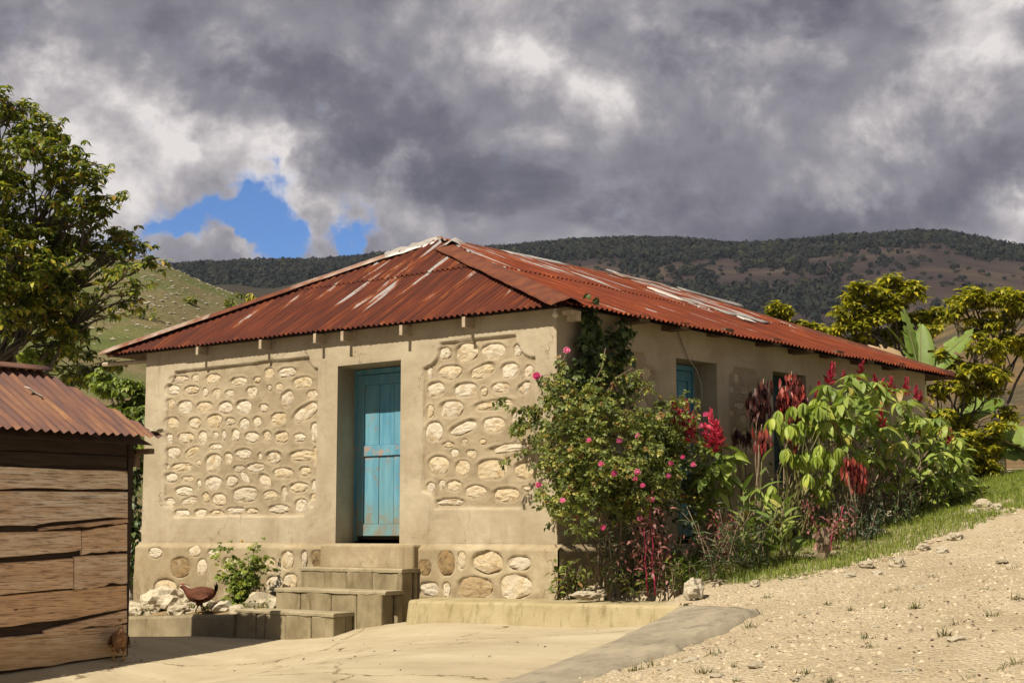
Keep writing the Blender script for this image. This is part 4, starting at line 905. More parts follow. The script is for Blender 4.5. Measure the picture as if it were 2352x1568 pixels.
def tree(name, label, base, trunk_top, blobs, protos, mat, nwh, leafn, pitch, trunk_r, group=None, maxn=220, per=2.2, inner=.35, twigs=8, cat='tree', nsub=1.0):
    """blobs: list of (centre, rx, rz): leaf masses each carried on its own limb"""
    root = root_at(name, Vector(base), label, cat, group); lv = Leaves(protos, mat)
    tr = bend(base, trunk_top, 0, 7, .02); mb = MB().tube([p - root.location for p in tr], [trunk_r * (1 - .5 * i / 7) for i in range(8)], 9); mb.build('trunk', M_BARK, root, True)
    vol = sum(rx * rx * rz for c, rx, rz in blobs)
    for c, rx, rz in blobs:
        c = Vector(c); i0 = random.randrange(3, 7); lim = bend(tr[i0], c, .08, 6, .05)
        L = (c - tr[i0]).length; r0 = min(trunk_r * .45, .012 + L * .010)
        mbl = MB().tube([p - root.location for p in lim], [r0 * (1 - .72 * i / 6) for i in range(7)], 6)
        m = max(6, int(nwh * (rx * rx * rz) / vol)); ends = []
        subs = []
        for k in range(max(4, int(3 + 5 * nsub))):
            while True:
                q = Vector((random.uniform(-1, 1), random.uniform(-1, 1), random.uniform(-1, 1)))
                if inner < q.length < 1: break
            q = q * (1 + .25 * fbm(q.x * 2 + c.x, q.y * 2, q.z * 2 + c.z, 2))
            subs.append(c + Vector((q.x * rx, q.y * rx, q.z * rz)))
        for k in range(m):
            p = subs[k % len(subs)] + Vector((random.gauss(0, .21) * rx, random.gauss(0, .21) * rx, random.gauss(0, .20) * rz)); ends.append(subs[k % len(subs)])
            whorl(lv, p, leafn, pitch - .25 * random.random(), random.uniform(.75, 1.2), .6)
        for k in range(min(twigs, m)):
            e = subs[k % len(subs)]; st = lim[random.randrange(3, 7)]; mbl.tube([p - root.location for p in bend(st, e, .1, 4, .06)], [r0 * .35, r0 * .3, r0 * .22, r0 * .15, .004], 5)
        mbl.build('limb', M_BARK, root, True)
    lv.build(root, maxn); return root
lp_tree = [leaf_proto(.145, .066, .5, .2, 2), leaf_proto(.12, .064, .75, .15, 2), leaf_proto(.17, .062, .35, .2, 2)]
lp_small = [leaf_proto(.135, .062, .5, .2, 2), leaf_proto(.11, .058, .7, .2, 2), leaf_proto(.155, .06, .3, .2, 2)]

# ------------------------------------------------------------------ shed
SX, SY = -3.6, -2.79
shed = empty('plank_shed', (SX, -3.8, -1.2)); tag(shed, 'weathered wooden plank shed with rusty corrugated roof at the left', 'shed')
def spart(name, me):
    o = bpy.data.objects.new(name, me); COL.objects.link(o); o.parent = shed; o.matrix_parent_inverse = Matrix.Translation(-Vector(shed.location)); return o
def z1(a, b): return zm(a, b, 0, 850, 1.919)
def plank(tl, tr, br, bl, mat=M_PLANK, off=0.0, th=.028, ext=False):
    A, B, C, D = [onx(*z1(*q), SX) for q in (tl, tr, br, bl)]
    if ext:
        k1, k2 = (-6.36 - A[1]) / (A[1] - B[1]), (-6.36 - D[1]) / (D[1] - C[1]); A = A + (A - B) * k1 * np.array([1, 1, .25]); D = D + (D - C) * k2 * np.array([1, 1, .25])
    V, F = [], []; n = 16; sd = random.random() * 50
    for i in range(n + 1):
        t = i / n; top = A + (B - A) * t; bot = D + (C - D) * t; h = top[2] - bot[2]
        zt, zb = top[2] - .006 + .010 * fbm(t * 3, sd, 0, 3), bot[2] + .007 + .030 * fbm(t * 4, sd + 9, 0, 4) + .012 * fbm(t * 17, sd + 4, 0, 3); yy = top[1] + (bot[1] - top[1]) * .5
        bow = .008 * fbm(t * 2, sd + 3, 0, 2)
        for (dx, z) in ((0, zt), (th + off + bow, zt - .006), (th + off + bow + .004 + .012, zb + .006), (th * .2, zb)): V.append((SX + dx - .014, yy, z))
    for i in range(n):
        for q in range(4): q2 = (q + 1) % 4; F.append((i * 4 + q, i * 4 + q2, (i + 1) * 4 + q2, (i + 1) * 4 + q))
    F += [(3, 2, 1, 0), tuple(n * 4 + q for q in range(4))]
    return spart('plank', mesh('plank', V, F, mat))
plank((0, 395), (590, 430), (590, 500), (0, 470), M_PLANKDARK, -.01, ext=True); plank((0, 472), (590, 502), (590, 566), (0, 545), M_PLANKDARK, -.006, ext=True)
plank((0, 550), (592, 570), (592, 664), (0, 668), ext=True); plank((0, 672), (592, 666), (592, 800), (0, 864), off=.004, ext=True); plank((180, 838), (590, 792), (590, 818), (180, 860), off=.012)
plank((0, 866), (374, 848), (374, 950), (0, 1020), ext=True); plank((378, 853), (590, 817), (590, 952), (378, 966), off=-.003)
plank((0, 1022), (336, 978), (338, 1132), (0, 1172), off=.003, ext=True); plank((340, 970), (588, 957), (588, 1100), (342, 1132), off=.006)
plank((0, 1180), (588, 1106), (586, 1222), (0, 1372), off=.002, ext=True); plank((200, 1316), (586, 1222), (586, 1288), (200, 1348), off=.010)
plank((0, 1378), (586, 1288), (585, 1442), (0, 1545), off=.004, ext=True)
mb = MB().box((SX - .05, -6.4, -1.6), (SX - .02, SY - .02, 1.09)).box((SX - 2.05, -6.4, -1.6), (SX - 2.0, -4.1, 1.09)).box((SX - 2.0, -6.4, -1.6), (SX - .05, -6.35, 1.09))  # dark board behind the planks stands for the unlit interior in the gaps
b0 = len(mb.v)
for dy in (0, -.05): mb.v += [Vector((x, y + dy, z)) for x, y, z in ((SX - .03, SY - .03, -1.6), (-5.62, -3.98, -1.6), (-5.62, -3.98, 1.05), (-4.65, -3.34, 1.81), (SX - .03, SY - .03, 1.08))]
mb.f += [tuple(b0 + i for i in (0, 1, 2, 3, 4)), tuple(b0 + 5 + i for i in (4, 3, 2, 1, 0))] + [(b0 + i, b0 + 5 + i, b0 + 5 + (i + 1) % 5, b0 + (i + 1) % 5) for i in range(5)]
spart('shed_backing', mesh('shed_backing', mb.v, mb.f, M_PLANKDARK))
mb = MB().box((SX - .02, SY - .03, -1.45), (SX + .012, SY + .03, 1.09)); spart('corner_post', mesh('corner_post', mb.v, mb.f, M_PLANKDARK))
mb = MB().box((SX + .02, SY + .03, .96), (SX + .28, SY + .10, 1.015)).box((SX + .0, SY + .03, .83), (SX + .05, SY + .09, 1.01)); spart('eave_bracket', mesh('eave_bracket', mb.v, mb.f, M_TIMBER))
roof_keep = roof
roof = spart('roof', mesh('roof', [(-3.33, -2.70, 1.05), (-3.33, -6.6, 1.05), (-4.65, -6.6, 1.82), (-4.65, -3.29, 1.82), (-5.95, -4.1, .98), (-5.95, -6.6, .98)], [(0, 1, 2, 3), (3, 2, 5, 4)], M_TIMBER))
SC = Vector((-3.25, -2.62, 1.127)); SD_ = Vector((-3.25, -6.7, 1.127)); SR0, SR1 = Vector((-4.65, -3.25, 1.884)), Vector((-4.65, -6.7, 1.884))
sheets([SC, SD_, SR1, SR0], M_RUST_S, .8, [(0, 1.0, .01)], pitch=.105, amp=.017, cols_per=8, sag=.01); sheets([Vector((-6.05, -6.7, 1.0)), Vector((-6.05, -4.1, 1.0)), SR0, SR1], M_RUST_S, 1.8, [(0, 1.0, .01)], pitch=.10, cols_per=3)
cap('ridge_cap', SR0 + Vector((0, .06, 0)), SR1, .34, M_RUST_S, .05, 10, .05)
for me in [o.data for o in bpy.data.objects if o.name.startswith('ridge_cap') and o.parent is roof]:
    me.uv_layers.new(name='UVMap')
roof = roof_keep
p = Vector(onx(357, 988, -3.35)); rock((p.x, p.y, p.z), (.10, .085, .05), 'white flat stone lying on the shed roof corner', None, 3, .4)
V = [(-.10, 0, 0), (-.03, .02, .012), (.05, .0, .004), (.12, -.01, .0), (.10, -.035, .012), (.03, -.03, .004), (-.05, -.03, .01)]
q_ = SC.lerp(SR0, .56) + Vector((0, -.75, .045)); sc = link('scrap', mesh('scrap', [*V, *[(x, y, z - .01) for x, y, z in V]], [tuple(range(7))] + [(i, 7 + i, 7 + (i + 1) % 7, (i + 1) % 7) for i in range(7)], M_PATCH), None, q_)
sc.rotation_euler = (0, .56, 1.2); tag(sc, 'torn white scrap lying on the shed roof', 'scrap')
# striped stake in the gap between shed and house
sp = Vector((-7.0, -.75, -.95)); stake = root_at('striped_stake', sp, 'thin stake with red and white slanting stripes between shed and house', 'stake')
M_SR = mat_simple('stripe_red', (.40, .08, .04), (.50, .13, .06), 6); M_SW = mat_simple('stripe_white', (.55, .52, .46), (.65, .62, .55), 6)
for i in range(9):
    mb = MB().tube([(0, 0, i * .115), (0.0, 0, (i + 1) * .115 - .002)], .028, 8); mb.build('stripe', M_SR if i % 2 else M_SW, stake, False)

# ------------------------------------------------------------------ trees
def dp(px, py, D): return Vector(deep(px, py, D))
bl = []
for (x, y, r, D) in [(30, 250, 70, 25), (80, 300, 80, 25.5), (20, 370, 95, 24.5), (120, 365, 85, 25), (200, 385, 60, 25.3), (170, 450, 80, 24.6), (60, 480, 95, 25), (250, 480, 55, 25), (215, 540, 70, 25.5), (300, 560, 60, 25.2), (340, 600, 42, 25), (280, 640, 60, 24.7), (315, 690, 38, 25), (240, 600, 55, 25.8),
                      (40, 600, 95, 24.2), (110, 660, 90, 24.4), (40, 690, 85, 24.3), (150, 730, 70, 25), (180, 780, 60, 25.4), (160, 840, 75, 26), (225, 860, 55, 26), (10, 760, 40, 24.6), (185, 650, 50, 25), (0, 500, 90, 24), (100, 570, 80, 25.6), (130, 610, 70, 25), (80, 740, 70, 24.8), (110, 800, 60, 25.4), (60, 640, 80, 26), (200, 700, 50, 25.4), (150, 520, 70, 26), (-70, 400, 130, 25), (-80, 620, 130, 25), (-160, 500, 130, 26), (260, 720, 30, 25)]:
    s = D / FPX; bl.append((dp(x, y, D), r * s * 1.0, r * s * .66))
bT = dp(-60, 1010, 25.5); bT.z = HG(bT.x, bT.y) - .1
tree('broadleaf_tree', 'large dark green leafy tree behind the plank shed', bT, dp(-40, 640, 25.3), bl, lp_tree, L_TREE, 3900, 7, -.05, .2, None, 300, inner=.3, nsub=1.4)
def blobs_at(lst): return [(dp(x, y, D), r * D / FPX, r * D / FPX * f * .9) for x, y, r, D, f in lst]
def gbase(px, py, D):
    b = dp(px, py, D); b.z = HG(b.x, b.y) - .1; return b
tree('spreading_tree', 'yellow-green tree spreading its flat crown behind the banana leaves', gbase(2070, 1000, 27.5), dp(2060, 800, 27), blobs_at([(1985, 668, 40, 27, .6), (2050, 655, 48, 27.2, .65), (2085, 672, 36, 27, .7), (2020, 700, 36, 27, .7), (1960, 690, 26, 27, .8), (1950, 720, 38, 26.8, .6), (2000, 722, 50, 27, .45), (2110, 735, 40, 27.4, .5), (2150, 730, 40, 27.5, .5), (1945, 752, 42, 27, .5), (1975, 775, 30, 27, .5), (2140, 755, 30, 27, .5), (2010, 775, 40, 27.4, .6), (2080, 765, 42, 27.6, .6), (2120, 790, 36, 27.6, .7), (1940, 790, 30, 27.2, .6), (2050, 720, 40, 27.4, .6)]), lp_small, L_YTREE, 1350, 7, .05, .09, 'yellow-green trees behind the house', 180, inner=.2)
tree('spreading_tree', 'yellow-green tree reaching over the slope at the right edge', gbase(2300, 1050, 28), dp(2290, 850, 28), blobs_at([(2215, 700, 38, 28, .5), (2255, 680, 45, 28, .6), (2310, 690, 45, 28, .6), (2345, 715, 40, 28, .6), (2180, 725, 34, 28, .5), (2285, 735, 40, 28, .45), (2380, 700, 60, 28.2, .6), (2425, 740, 60, 28.5, .6), (2250, 745, 40, 28, .5), (2330, 770, 40, 28, .6), (2290, 810, 34, 28, .8), (2360, 790, 40, 28.2, .7)]), lp_small, L_YTREE, 1250, 7, .05, .08, 'yellow-green trees behind the house', 180, inner=.2)
tree('spreading_tree', 'bushy yellow tree close beside the far house corner', gbase(2190, 1090, 25.5), dp(2200, 960, 25.5), blobs_at([(2260, 800, 40, 25, .8), (2275, 850, 50, 25.2, .8), (2190, 830, 46, 25, .8), (2150, 940, 50, 25, .9), (2200, 1010, 60, 25, .9), (2120, 990, 40, 24.8, .9), (2285, 960, 44, 25, .7), (2255, 1080, 60, 25.2, .8), (2220, 850, 42, 25, .6), (2170, 890, 42, 25, .6), (2140, 895, 30, 25, .7), (2240, 900, 45, 25.4, .5), (2200, 960, 40, 25.5, .5), (2170, 1000, 45, 25.2, .7), (2230, 1010, 50, 25.4, .7), (2200, 1055, 55, 25, .7), (2260, 1050, 44, 25.5, .7), (2285, 900, 30, 25.2, .5), (2150, 1050, 40, 25, .7)]), lp_small, L_YTREE, 1600, 7, .05, .07, 'yellow-green trees behind the house', 220, inner=.2)
tree('spreading_tree', 'small yellow-green treetop showing above the middle of the roof', gbase(1800, 1000, 33), dp(1795, 790, 33), blobs_at([(1788, 712, 24, 33, .9), (1845, 748, 26, 33, .5), (1880, 755, 22, 33, .5), (1795, 738, 20, 33, .8)]), lp_small, L_YTREE, 380, 7, -.0, .06, 'yellow-green trees behind the house', 100, inner=.2)
tree('young_tree', 'thin sprig of green leaves peeping over the left roof slope', gbase(600, 1000, 26), dp(598, 720, 26), blobs_at([(580, 690, 12, 26, 1.3), (612, 690, 10, 26, .8), (595, 712, 14, 26, .8)]), lp_small, L_YTREE, 26, 6, -.5, .03, None, 60, inner=.1, twigs=3)
tree('leafy_shrub', 'bright green bush in the gap between shed and house', gbase(290, 1010, 23), dp(290, 960, 23), blobs_at([(270, 890, 36, 23, .8), (310, 900, 32, 23, .8), (300, 950, 40, 22.6, .8), (260, 940, 36, 23, .8), (325, 980, 34, 22.5, .9), (240, 870, 32, 23.4, .9), (310, 1030, 36, 22.2, .9)]), lp_small, L_BUSH, 420, 7, -.2, .05, None, 160, inner=.2, cat='shrub')
tree('leafy_shrub', 'dark low bush deep in the gap beside the house corner', gbase(306, 1250, 22.4), dp(306, 1150, 22.4), blobs_at([(305, 1100, 34, 22.4, 1.1), (312, 1160, 30, 22.2, 1.2), (300, 1220, 34, 22.2, 1.2), (315, 1280, 30, 22, 1), (290, 1300, 40, 22.3, 1)]), lp_tree, L_VINE, 130, 6, -.4, .04, None, 80, inner=.2, cat='shrub')

tree('young_tree', 'light yellow-green sprig standing above the shed ridge', gbase(62, 1000, 24.5), dp(62, 850, 24.5), blobs_at([(64, 815, 13, 24.5, 1.4), (72, 835, 14, 24.5, 1.2)]), lp_small, L_PALE, 44, 6, -.2, .03, None, 80, inner=.1, twigs=4)

# bananas: long paddle leaves on an arching midrib, torn along the veins
def banana_leaf(L, Wd, arch, tear, seed, face=0.0):
    r = random.Random(seed); V, F = [], []; n = 22; x = z = 0.0; a0 = 0.0
    for i in range(n + 1):
        t = i / n; w = Wd * .5 * (max(.04, math.sin(math.pi * min(1, .06 + t * .94) ** .75)) ** .55) if t < .985 else .02; d = r.uniform(0, tear)
        V += [(x + d * .15, w * (1 - d * .3), z + .12 * w - d * w * .6), (x, w * .5, z + .16 * w), (x, 0, z), (x, -w * .5, z + .16 * w), (x + d * .1, -w, z + .12 * w - d * w * .5)]
        a = -arch * t * 1.3; x += L / n * math.cos(a); z += L / n * math.sin(a)
    for i in range(n):
        for q in range(4):
            if tear > .2 and q in (0, 3) and r.random() < tear * .35: continue
            b = i * 5 + q; F.append((b, b + 1, b + 6, b + 5))
    rib = MB().tube([V[i * 5 + 2] for i in range(0, n + 1, 2)], [.022 * (1 - i / n * .8) for i in range(0, n + 1, 2)], 5)
    return np.array(V), np.array(F), rib
def banana(label, base, h, leaves):
    root = root_at('banana_plant', base, label, 'banana plant', 'banana plants behind the house')
    mb = MB().tube([(0, 0, -.1), (.02, 0, h * .5), (.0, .03, h)], [.14, .12, .08], 10); mb.build('stem', M_STEMG, root, True)
    for i, (yaw, pitch, L, Wd, arch, tear, roll, dead) in enumerate(leaves):
        V, F, rib = banana_leaf(L, Wd, arch, tear, i + int(base.x * 10)); o = link('leaf', mesh('leaf', V, F, L_DEAD if dead else L_BANANA, True), root)
        o.matrix_basis = Matrix.Translation((0, 0, h * .96)) @ Matrix.Rotation(yaw, 4, 'Z') @ Matrix.Rotation(-pitch, 4, 'Y') @ Matrix.Rotation(roll, 4, 'X')
        link('midrib', mesh('midrib', rib.v, rib.f, M_STEMG, True), o)
cr = YAW                                                     # picture-right direction is yaw = YAW
b = gbase(2110, 900, 25); hz = dp(2120, 860, 25).z - b.z
b = b + Vector((.1, -.15, 0)); banana('banana plant with broad upright leaves rising behind the far roof end', b, hz, [(cr + 2.2, 1.38, 1.2, .42, .08, .75, .1, 0), (cr + 2.6, 1.2, 1.0, .36, .25, .3, .3, 0), (cr + 1.1, 1.34, .95, .46, .14, .22, .2, 0), (cr + .12, .74, 1.25, .36, .14, .45, 1.0, 0), (cr - .05, .48, 1.05, .34, .75, .95, .8, 1), (cr + 1.6, 1.0, .9, .30, .5, .8, .2, 0), (cr + 2.6, .8, .9, .3, .6, .7, -.5, 0), (cr + 2.95, .95, 1.05, .32, .8, .8, -.9, 1), (cr + 1.8, .6, 1.0, .4, .5, .4, 0, 0)])
b = gbase(2215, 960, 25.8)
banana('small banana plant half hidden in the yellow bush beside the house', b, dp(2200, 955, 25.8).z - b.z, [(cr + .2, .55, .9, .34, .4, .2, .9, 0), (cr + .6, .9, .8, .32, .3, .2, .6, 0), (cr + 2.8, .5, .7, .3, .9, .5, -.8, 0), (cr - 1.2, .4, .7, .24, .6, .3, 0, 0)])
b = gbase(2372, 1100, 26)
banana('dark banana plant at the right edge beside the upper road', b, .35, [(cr + 2.6, .8, 1.0, .40, .3, .2, -.8, 0), (cr + 2.0, 1.1, .95, .42, .3, .3, -.2, 0), (cr + 3.0, .45, .85, .36, .6, .4, -.9, 0), (cr + 1.2, 1.2, .9, .3, .2, .2, .2, 0), (cr + 2.9, 1.0, .75, .26, .9, .8, 0, 1), (cr - .8, .8, .8, .3, .4, .2, 0, 0)])

# ------------------------------------------------------------------ shrubs in front of the side wall
def z6(a, b): return zm(a, b, 1200, 700, 2.01)
def z7(a, b): return zm(a, b, 1700, 640, 2.376)
def gpt(px, X):
    p = onx(px, 1300, X)
    if p[1] < -.08: p = ony(px, 1300, -.08)
    return Vector((p[0], p[1], HG(p[0], p[1]) - .03))
# rose bush ------------------------------------------------------
rb = Vector((.62, .15, HG(.62, .15))); rose = root_at('rose_bush', rb, 'sprawling rose bush with pink blooms at the sunlit house corner', 'rose bush')
sprays = [spray_proto(.11, 5, .035), spray_proto(.09, 5, .032), spray_proto(.10, 7, .03)]
lv = Leaves(sprays, L_ROSE)
masses = [(430, 650, 130, .55), (560, 600, 120, .5), (420, 800, 150, .75), (560, 780, 160, .8), (700, 700, 150, .7), (830, 700, 130, .7), (450, 900, 160, .9), (620, 900, 170, .95), (780, 850, 160, .9), (900, 830, 130, .8), (950, 760, 110, .7),
          (480, 1000, 140, .95), (650, 1010, 150, 1.0), (820, 980, 150, .95), (330, 850, 90, .55), (300, 950, 80, .55), (380, 700, 80, .45), (930, 930, 110, .8), (1000, 1000, 80, .8), (380, 1050, 90, .7), (560, 540, 60, .35), (690, 480, 60, .3), (600, 430, 55, .3), (640, 370, 40, .25), (420, 580, 60, .4), (360, 480, 55, .35), (480, 490, 60, .4)]
ends = []
for a, b_, r, X in masses:
    c = Vector(onx(*z6(a, b_), X)); s = r / 2.01 / 1.063 / 196; m = int(200 * (r / 130) ** 2)
    ends.append(c); subs = [Vector([random.gauss(0, .55) for _ in range(3)]) for _ in range(7)]
    for k in range(m):
        q = subs[k % 7] + Vector([random.gauss(0, .2) for _ in range(3)]); p = c + Vector((q.x * s * .9, q.y * s, q.z * s)); p.x = max(.06, p.x)
        lv.add(p, random.random() * 6.3, random.uniform(-.7, .6), random.uniform(-.8, .8), random.uniform(.7, 1.25))
canes = []
for e in ends:
    canes.append((bend(rb + Vector((random.uniform(-.25, .35), random.uniform(-.35, .9), 0)), e, .05, 7, .025), .012, .004))
arch = [[(700, 560), (740, 500), (800, 470)], [(560, 520), (620, 440), (690, 400), (740, 430)], [(860, 640), (900, 560), (960, 540)], [(930, 690), (1000, 620), (1010, 550)], [(640, 640), (660, 560), (640, 480)], [(780, 640), (830, 570), (820, 530)], [(500, 480), (540, 400), (560, 300)], [(325, 700), (250, 650), (170, 600), (90, 555), (10, 535)], [(330, 770), (240, 760), (160, 790), (90, 830), (30, 860)], [(320, 720), (240, 700), (150, 690)], [(350, 420), (290, 430), (225, 440)], [(330, 450), (345, 380), (366, 325)], [(360, 600), (310, 640), (270, 560), (262, 520)], [(330, 1100), (250, 1010), (235, 960)]]
for pth in arch:
    pts = [onx(*z6(*q), (.14 if q[0] < 400 else .45) + .04 * i) if q[0] > 325 else ony(*z6(*q), -.22 - .03 * i) for i, q in enumerate(pth)]; canes.append((pts, .006, .003))
    for p, q in zip(pts, pts[1:]):
        for k in range(7):
            w = Vector(p).lerp(Vector(q), random.random()) + Vector([random.uniform(-.04, .04) for _ in range(3)]); lv.add(w, random.random() * 6.3, random.uniform(-1.2, .2), random.uniform(-.8, .8), random.uniform(.8, 1.2))
for a, b_, r in [(190, 630, 45), (150, 660, 40), (265, 660, 30), (205, 590, 30), (300, 520, 35), (285, 470, 35), (120, 690, 25), (215, 740, 25)]:
    for k in range(26):
        p = Vector(ony(*z6(a + random.gauss(0, r * .6), b_ + random.gauss(0, r * .5)), -.25 + random.uniform(-.06, .1))); lv.add(p, random.random() * 6.3, random.uniform(-1.3, 0), random.uniform(-.8, .8), random.uniform(.7, 1.1))
stems(rose, canes, M_TWIG, 'cane', 5); lv.build(rose, 300)
def rose_mesh(seed):
    r = random.Random(seed); V, F, off = [], [], 0; pv, pf = leaf_proto(.05, .05, -.9, .3, 3)
    for ring, (n, pit, sc) in enumerate(((7, .25, 1.0), (6, .75, .85), (4, 1.15, .65))):
        for i in range(n):
            M_ = arr4((0, 0, .004 * ring), 6.283 * i / n + ring * .4 + r.uniform(-.2, .2), pit + r.uniform(-.15, .15), r.uniform(-.3, .3), sc); V.append((np.c_[pv, np.ones(len(pv))] @ M_.T)[:, :3]); F.append(pf + off); off += len(pv)
    V, F = np.concatenate(V), np.concatenate(F); return mesh('flower', V, F, L_PETAL, True)
rms = [rose_mesh(i) for i in range(4)]
fl = [(366, 318, .16), (222, 440, -9), (724, 430, .35), (719, 735, 1.05), (628, 763, 1.1), (540, 870, 1.25), (717, 909, 1.35), (711, 948, 1.35), (743, 981, 1.4), (870, 934, 1.25), (995, 875, 1.15), (943, 838, 1.1), (955, 720, .95), (1027, 688, .95), (1053, 633, .9), (789, 1046, 1.3), (349, 1056, .95), (234, 972, -9), (731, 1137, 1.25), (553, 1183, 1.2), (480, 760, 1.0), (600, 920, 1.3), (884, 868, 1.2)]
for i, (a, b_, X) in enumerate(fl):
    p = Vector(ony(*z6(a, b_), -.3)) if X < 0 else Vector(onx(*z6(a, b_), X)); o = link('flower', rms[i % 4], rose); tc = (Vector(CAM) - p).normalized() + Vector((0, -.3, .5)) + Vector([random.uniform(-.4, .4) for _ in range(3)])
    s = (1.35 if i < 2 else random.uniform(.8, 1.2)); o.matrix_basis = Matrix.Translation(p - rb) @ tc.to_track_quat('Z', 'Y').to_matrix().to_4x4() @ Matrix.Diagonal((s, s, s, 1))
# vine climbing to the eave --------------------------------------
vb = Vector((.18, .45, HG(.18, .45))); vine = root_at('climbing_vine', vb, 'dark climbing vine reaching from the rose bush up to the eave', 'vine')
lv = Leaves([leaf_proto(.10, .075, .5, .2, 3), leaf_proto(.085, .07, .8, .2, 3)], L_VINE); paths = []
for pth in ([(480, 800), (470, 650), (450, 500), (470, 380), (460, 250), (470, 150), (480, 110)], [(520, 700), (560, 560), (560, 420), (640, 330), (610, 250), (660, 200)], [(440, 700), (420, 560), (430, 420), (470, 300), (500, 200)], [(470, 600), (530, 480), (490, 330), (520, 240)]):
    pts = [onx(*z6(*q), .10 + .03 * random.random()) for q in pth]; paths.append((pts, .008, .003))
    for i in range(len(pts) - 1):
        for k in range(75 if i else 85):
            w = Vector(pts[i]).lerp(Vector(pts[i + 1]), random.random()) + Vector((random.uniform(-.04, .10), random.gauss(0, .10 - .012 * i), random.gauss(0, .08))); w.x = max(.03, w.x); lv.add(w, random.random() * 6.3, random.uniform(-1.3, .1), random.uniform(-.6, .6), random.uniform(.6, 1.15))
stems(vine, paths, M_TWIG, 'stem', 5); lv.build(vine, 300)

# red spikes: a pointed column of bracts
def spike_mesh(seed, L=.22, mat=L_RED):
    r = random.Random(seed); pv, pf = leaf_proto(.095, .042, -.3, .25, 2); V, F, off = [], [], 0; n = 52
    for i in range(n):
        t = i / n; M_ = arr4((r.uniform(-.01, .01), r.uniform(-.01, .01), L * t), i * 2.4 + r.uniform(-.5, .5), .30 + .75 * t + r.uniform(-.35, .35), r.uniform(-.5, .5), (1.05 - .66 * t) * r.uniform(.55, 1.3)); V.append((np.c_[pv, np.ones(len(pv))] @ M_.T)[:, :3]); F.append(pf + off); off += len(pv)
    return mesh('flower_spike', np.concatenate(V), np.concatenate(F), mat, True)
spk = [spike_mesh(i) for i in range(4)]
def spikes(root, lst, zf, X, s0=1.0):
    for i, (a, b_, s, *xx) in enumerate(lst):
        p = Vector(onx(*zf(a, b_), xx[0] if xx else X)); o = link('flower_spike', spk[i % 4], root); o.matrix_basis = Matrix.Translation(p - root.location - Vector((0, 0, .12 * s))) @ Matrix.Rotation(random.uniform(-.25, .25), 4, 'X') @ Matrix.Rotation(random.uniform(-.25, .25), 4, 'Y') @ Matrix.Diagonal((s * s0 * .78, s * s0 * .78, s * s0 * .85, 1))
big = [leaf_proto(.27, .10, .55, .25, 5), leaf_proto(.24, .095, .8, .25, 5), leaf_proto(.30, .105, .4, .2, 5)]
droop = [leaf_proto(.25, .095, .45, .35, 5), leaf_proto(.22, .085, .35, .4, 5)]
# first red-spiked shrub, behind the roses
g1 = gpt(1640, .75); r1 = root_at('red_spike_shrub', g1, 'broad-leaved shrub with dark red spikes rising behind the rose bush', 'shrub', 'red-spiked shrubs along the side wall'); lv = Leaves(big, L_BROAD); paths = []
for a, b_, X, n_ in [(1110, 790, .95, 7), (1150, 850, 1.05, 8), (1090, 880, 1.1, 7), (1180, 830, .9, 6), (1130, 920, 1.0, 7), (1050, 930, 1.0, 5), (1100, 1000, 1.0, 6), (960, 690, .6, 4), (1060, 1080, .9, 5), (1000, 1130, .8, 5), (900, 690, .55, 3), (1160, 960, .85, 5)]:
    p = Vector(onx(*z6(a, b_), X)); whorl(lv, p, n_, -.15, 1.15, .45); paths.append((bend(g1 + Vector((random.uniform(-.2, .2), random.uniform(-.3, .3), 0)), p, .02, 5, .02), .012, .006))
stems(r1, paths, M_STEMG, 'stem', 6); lv.build(r1, 200); spikes(r1, [(905, 615, 1.1, 1.0), (968, 640, 1.35, 1.0), (1112, 690, 1.5, 1.1), (1068, 735, 1.05, 1.1), (985, 710, 1.1, 1.05), (932, 640, 1.0, 1.0), (1130, 730, 1.1, 1.1), (1090, 760, 1.0, 1.12)], z6, .8, 1.3)
# pale drooping shrub
g2 = gpt(1830, 1.05); r2 = root_at('drooping_shrub', g2, 'pale yellow-green shrub with tiers of drooping leaves at the middle of the wall', 'shrub'); lv = Leaves(droop, L_PALE); paths = []
tiers = [(680, 840), (620, 860), (740, 850), (780, 880), (560, 880), (640, 900), (500, 960), (560, 980), (620, 970), (690, 980), (740, 970), (800, 960), (850, 950), (870, 990), (520, 1000), (600, 1010), (700, 1020), (780, 1010), (480, 940), (570, 1150), (640, 1140), (700, 1130), (760, 1130), (820, 1120), (860, 1160), (700, 1170), (780, 1180), (640, 1190), (840, 1180), (720, 1350), (760, 1360), (690, 1365), (440, 950), (830, 1030), (900, 1230), (850, 1260), (760, 1260), (520, 1120), (700, 880), (820, 880), (440, 1340), (420, 1380), (650, 1270), (700, 1290)]
tiers += [(a + random.uniform(-45, 45), b_ + random.uniform(-40, 40)) for a, b_ in tiers if random.random() < .75]
for i, (a, b_) in enumerate(tiers):
    X = 1.15 + .45 * random.random() + (.15 if b_ > 1080 else 0); p = Vector(onx(*z7(a, b_ - 45), X)); whorl(lv, p, 8, -.95, .76, .3)
    if i % 2 == 0: paths.append((bend(g2 + Vector((random.uniform(-.15, .2), random.uniform(-.5, .6), 0)), p, .02, 6, .02), .014, .005))
stems(r2, paths, M_STEMG, 'stem', 6); lv.build(r2, 300)
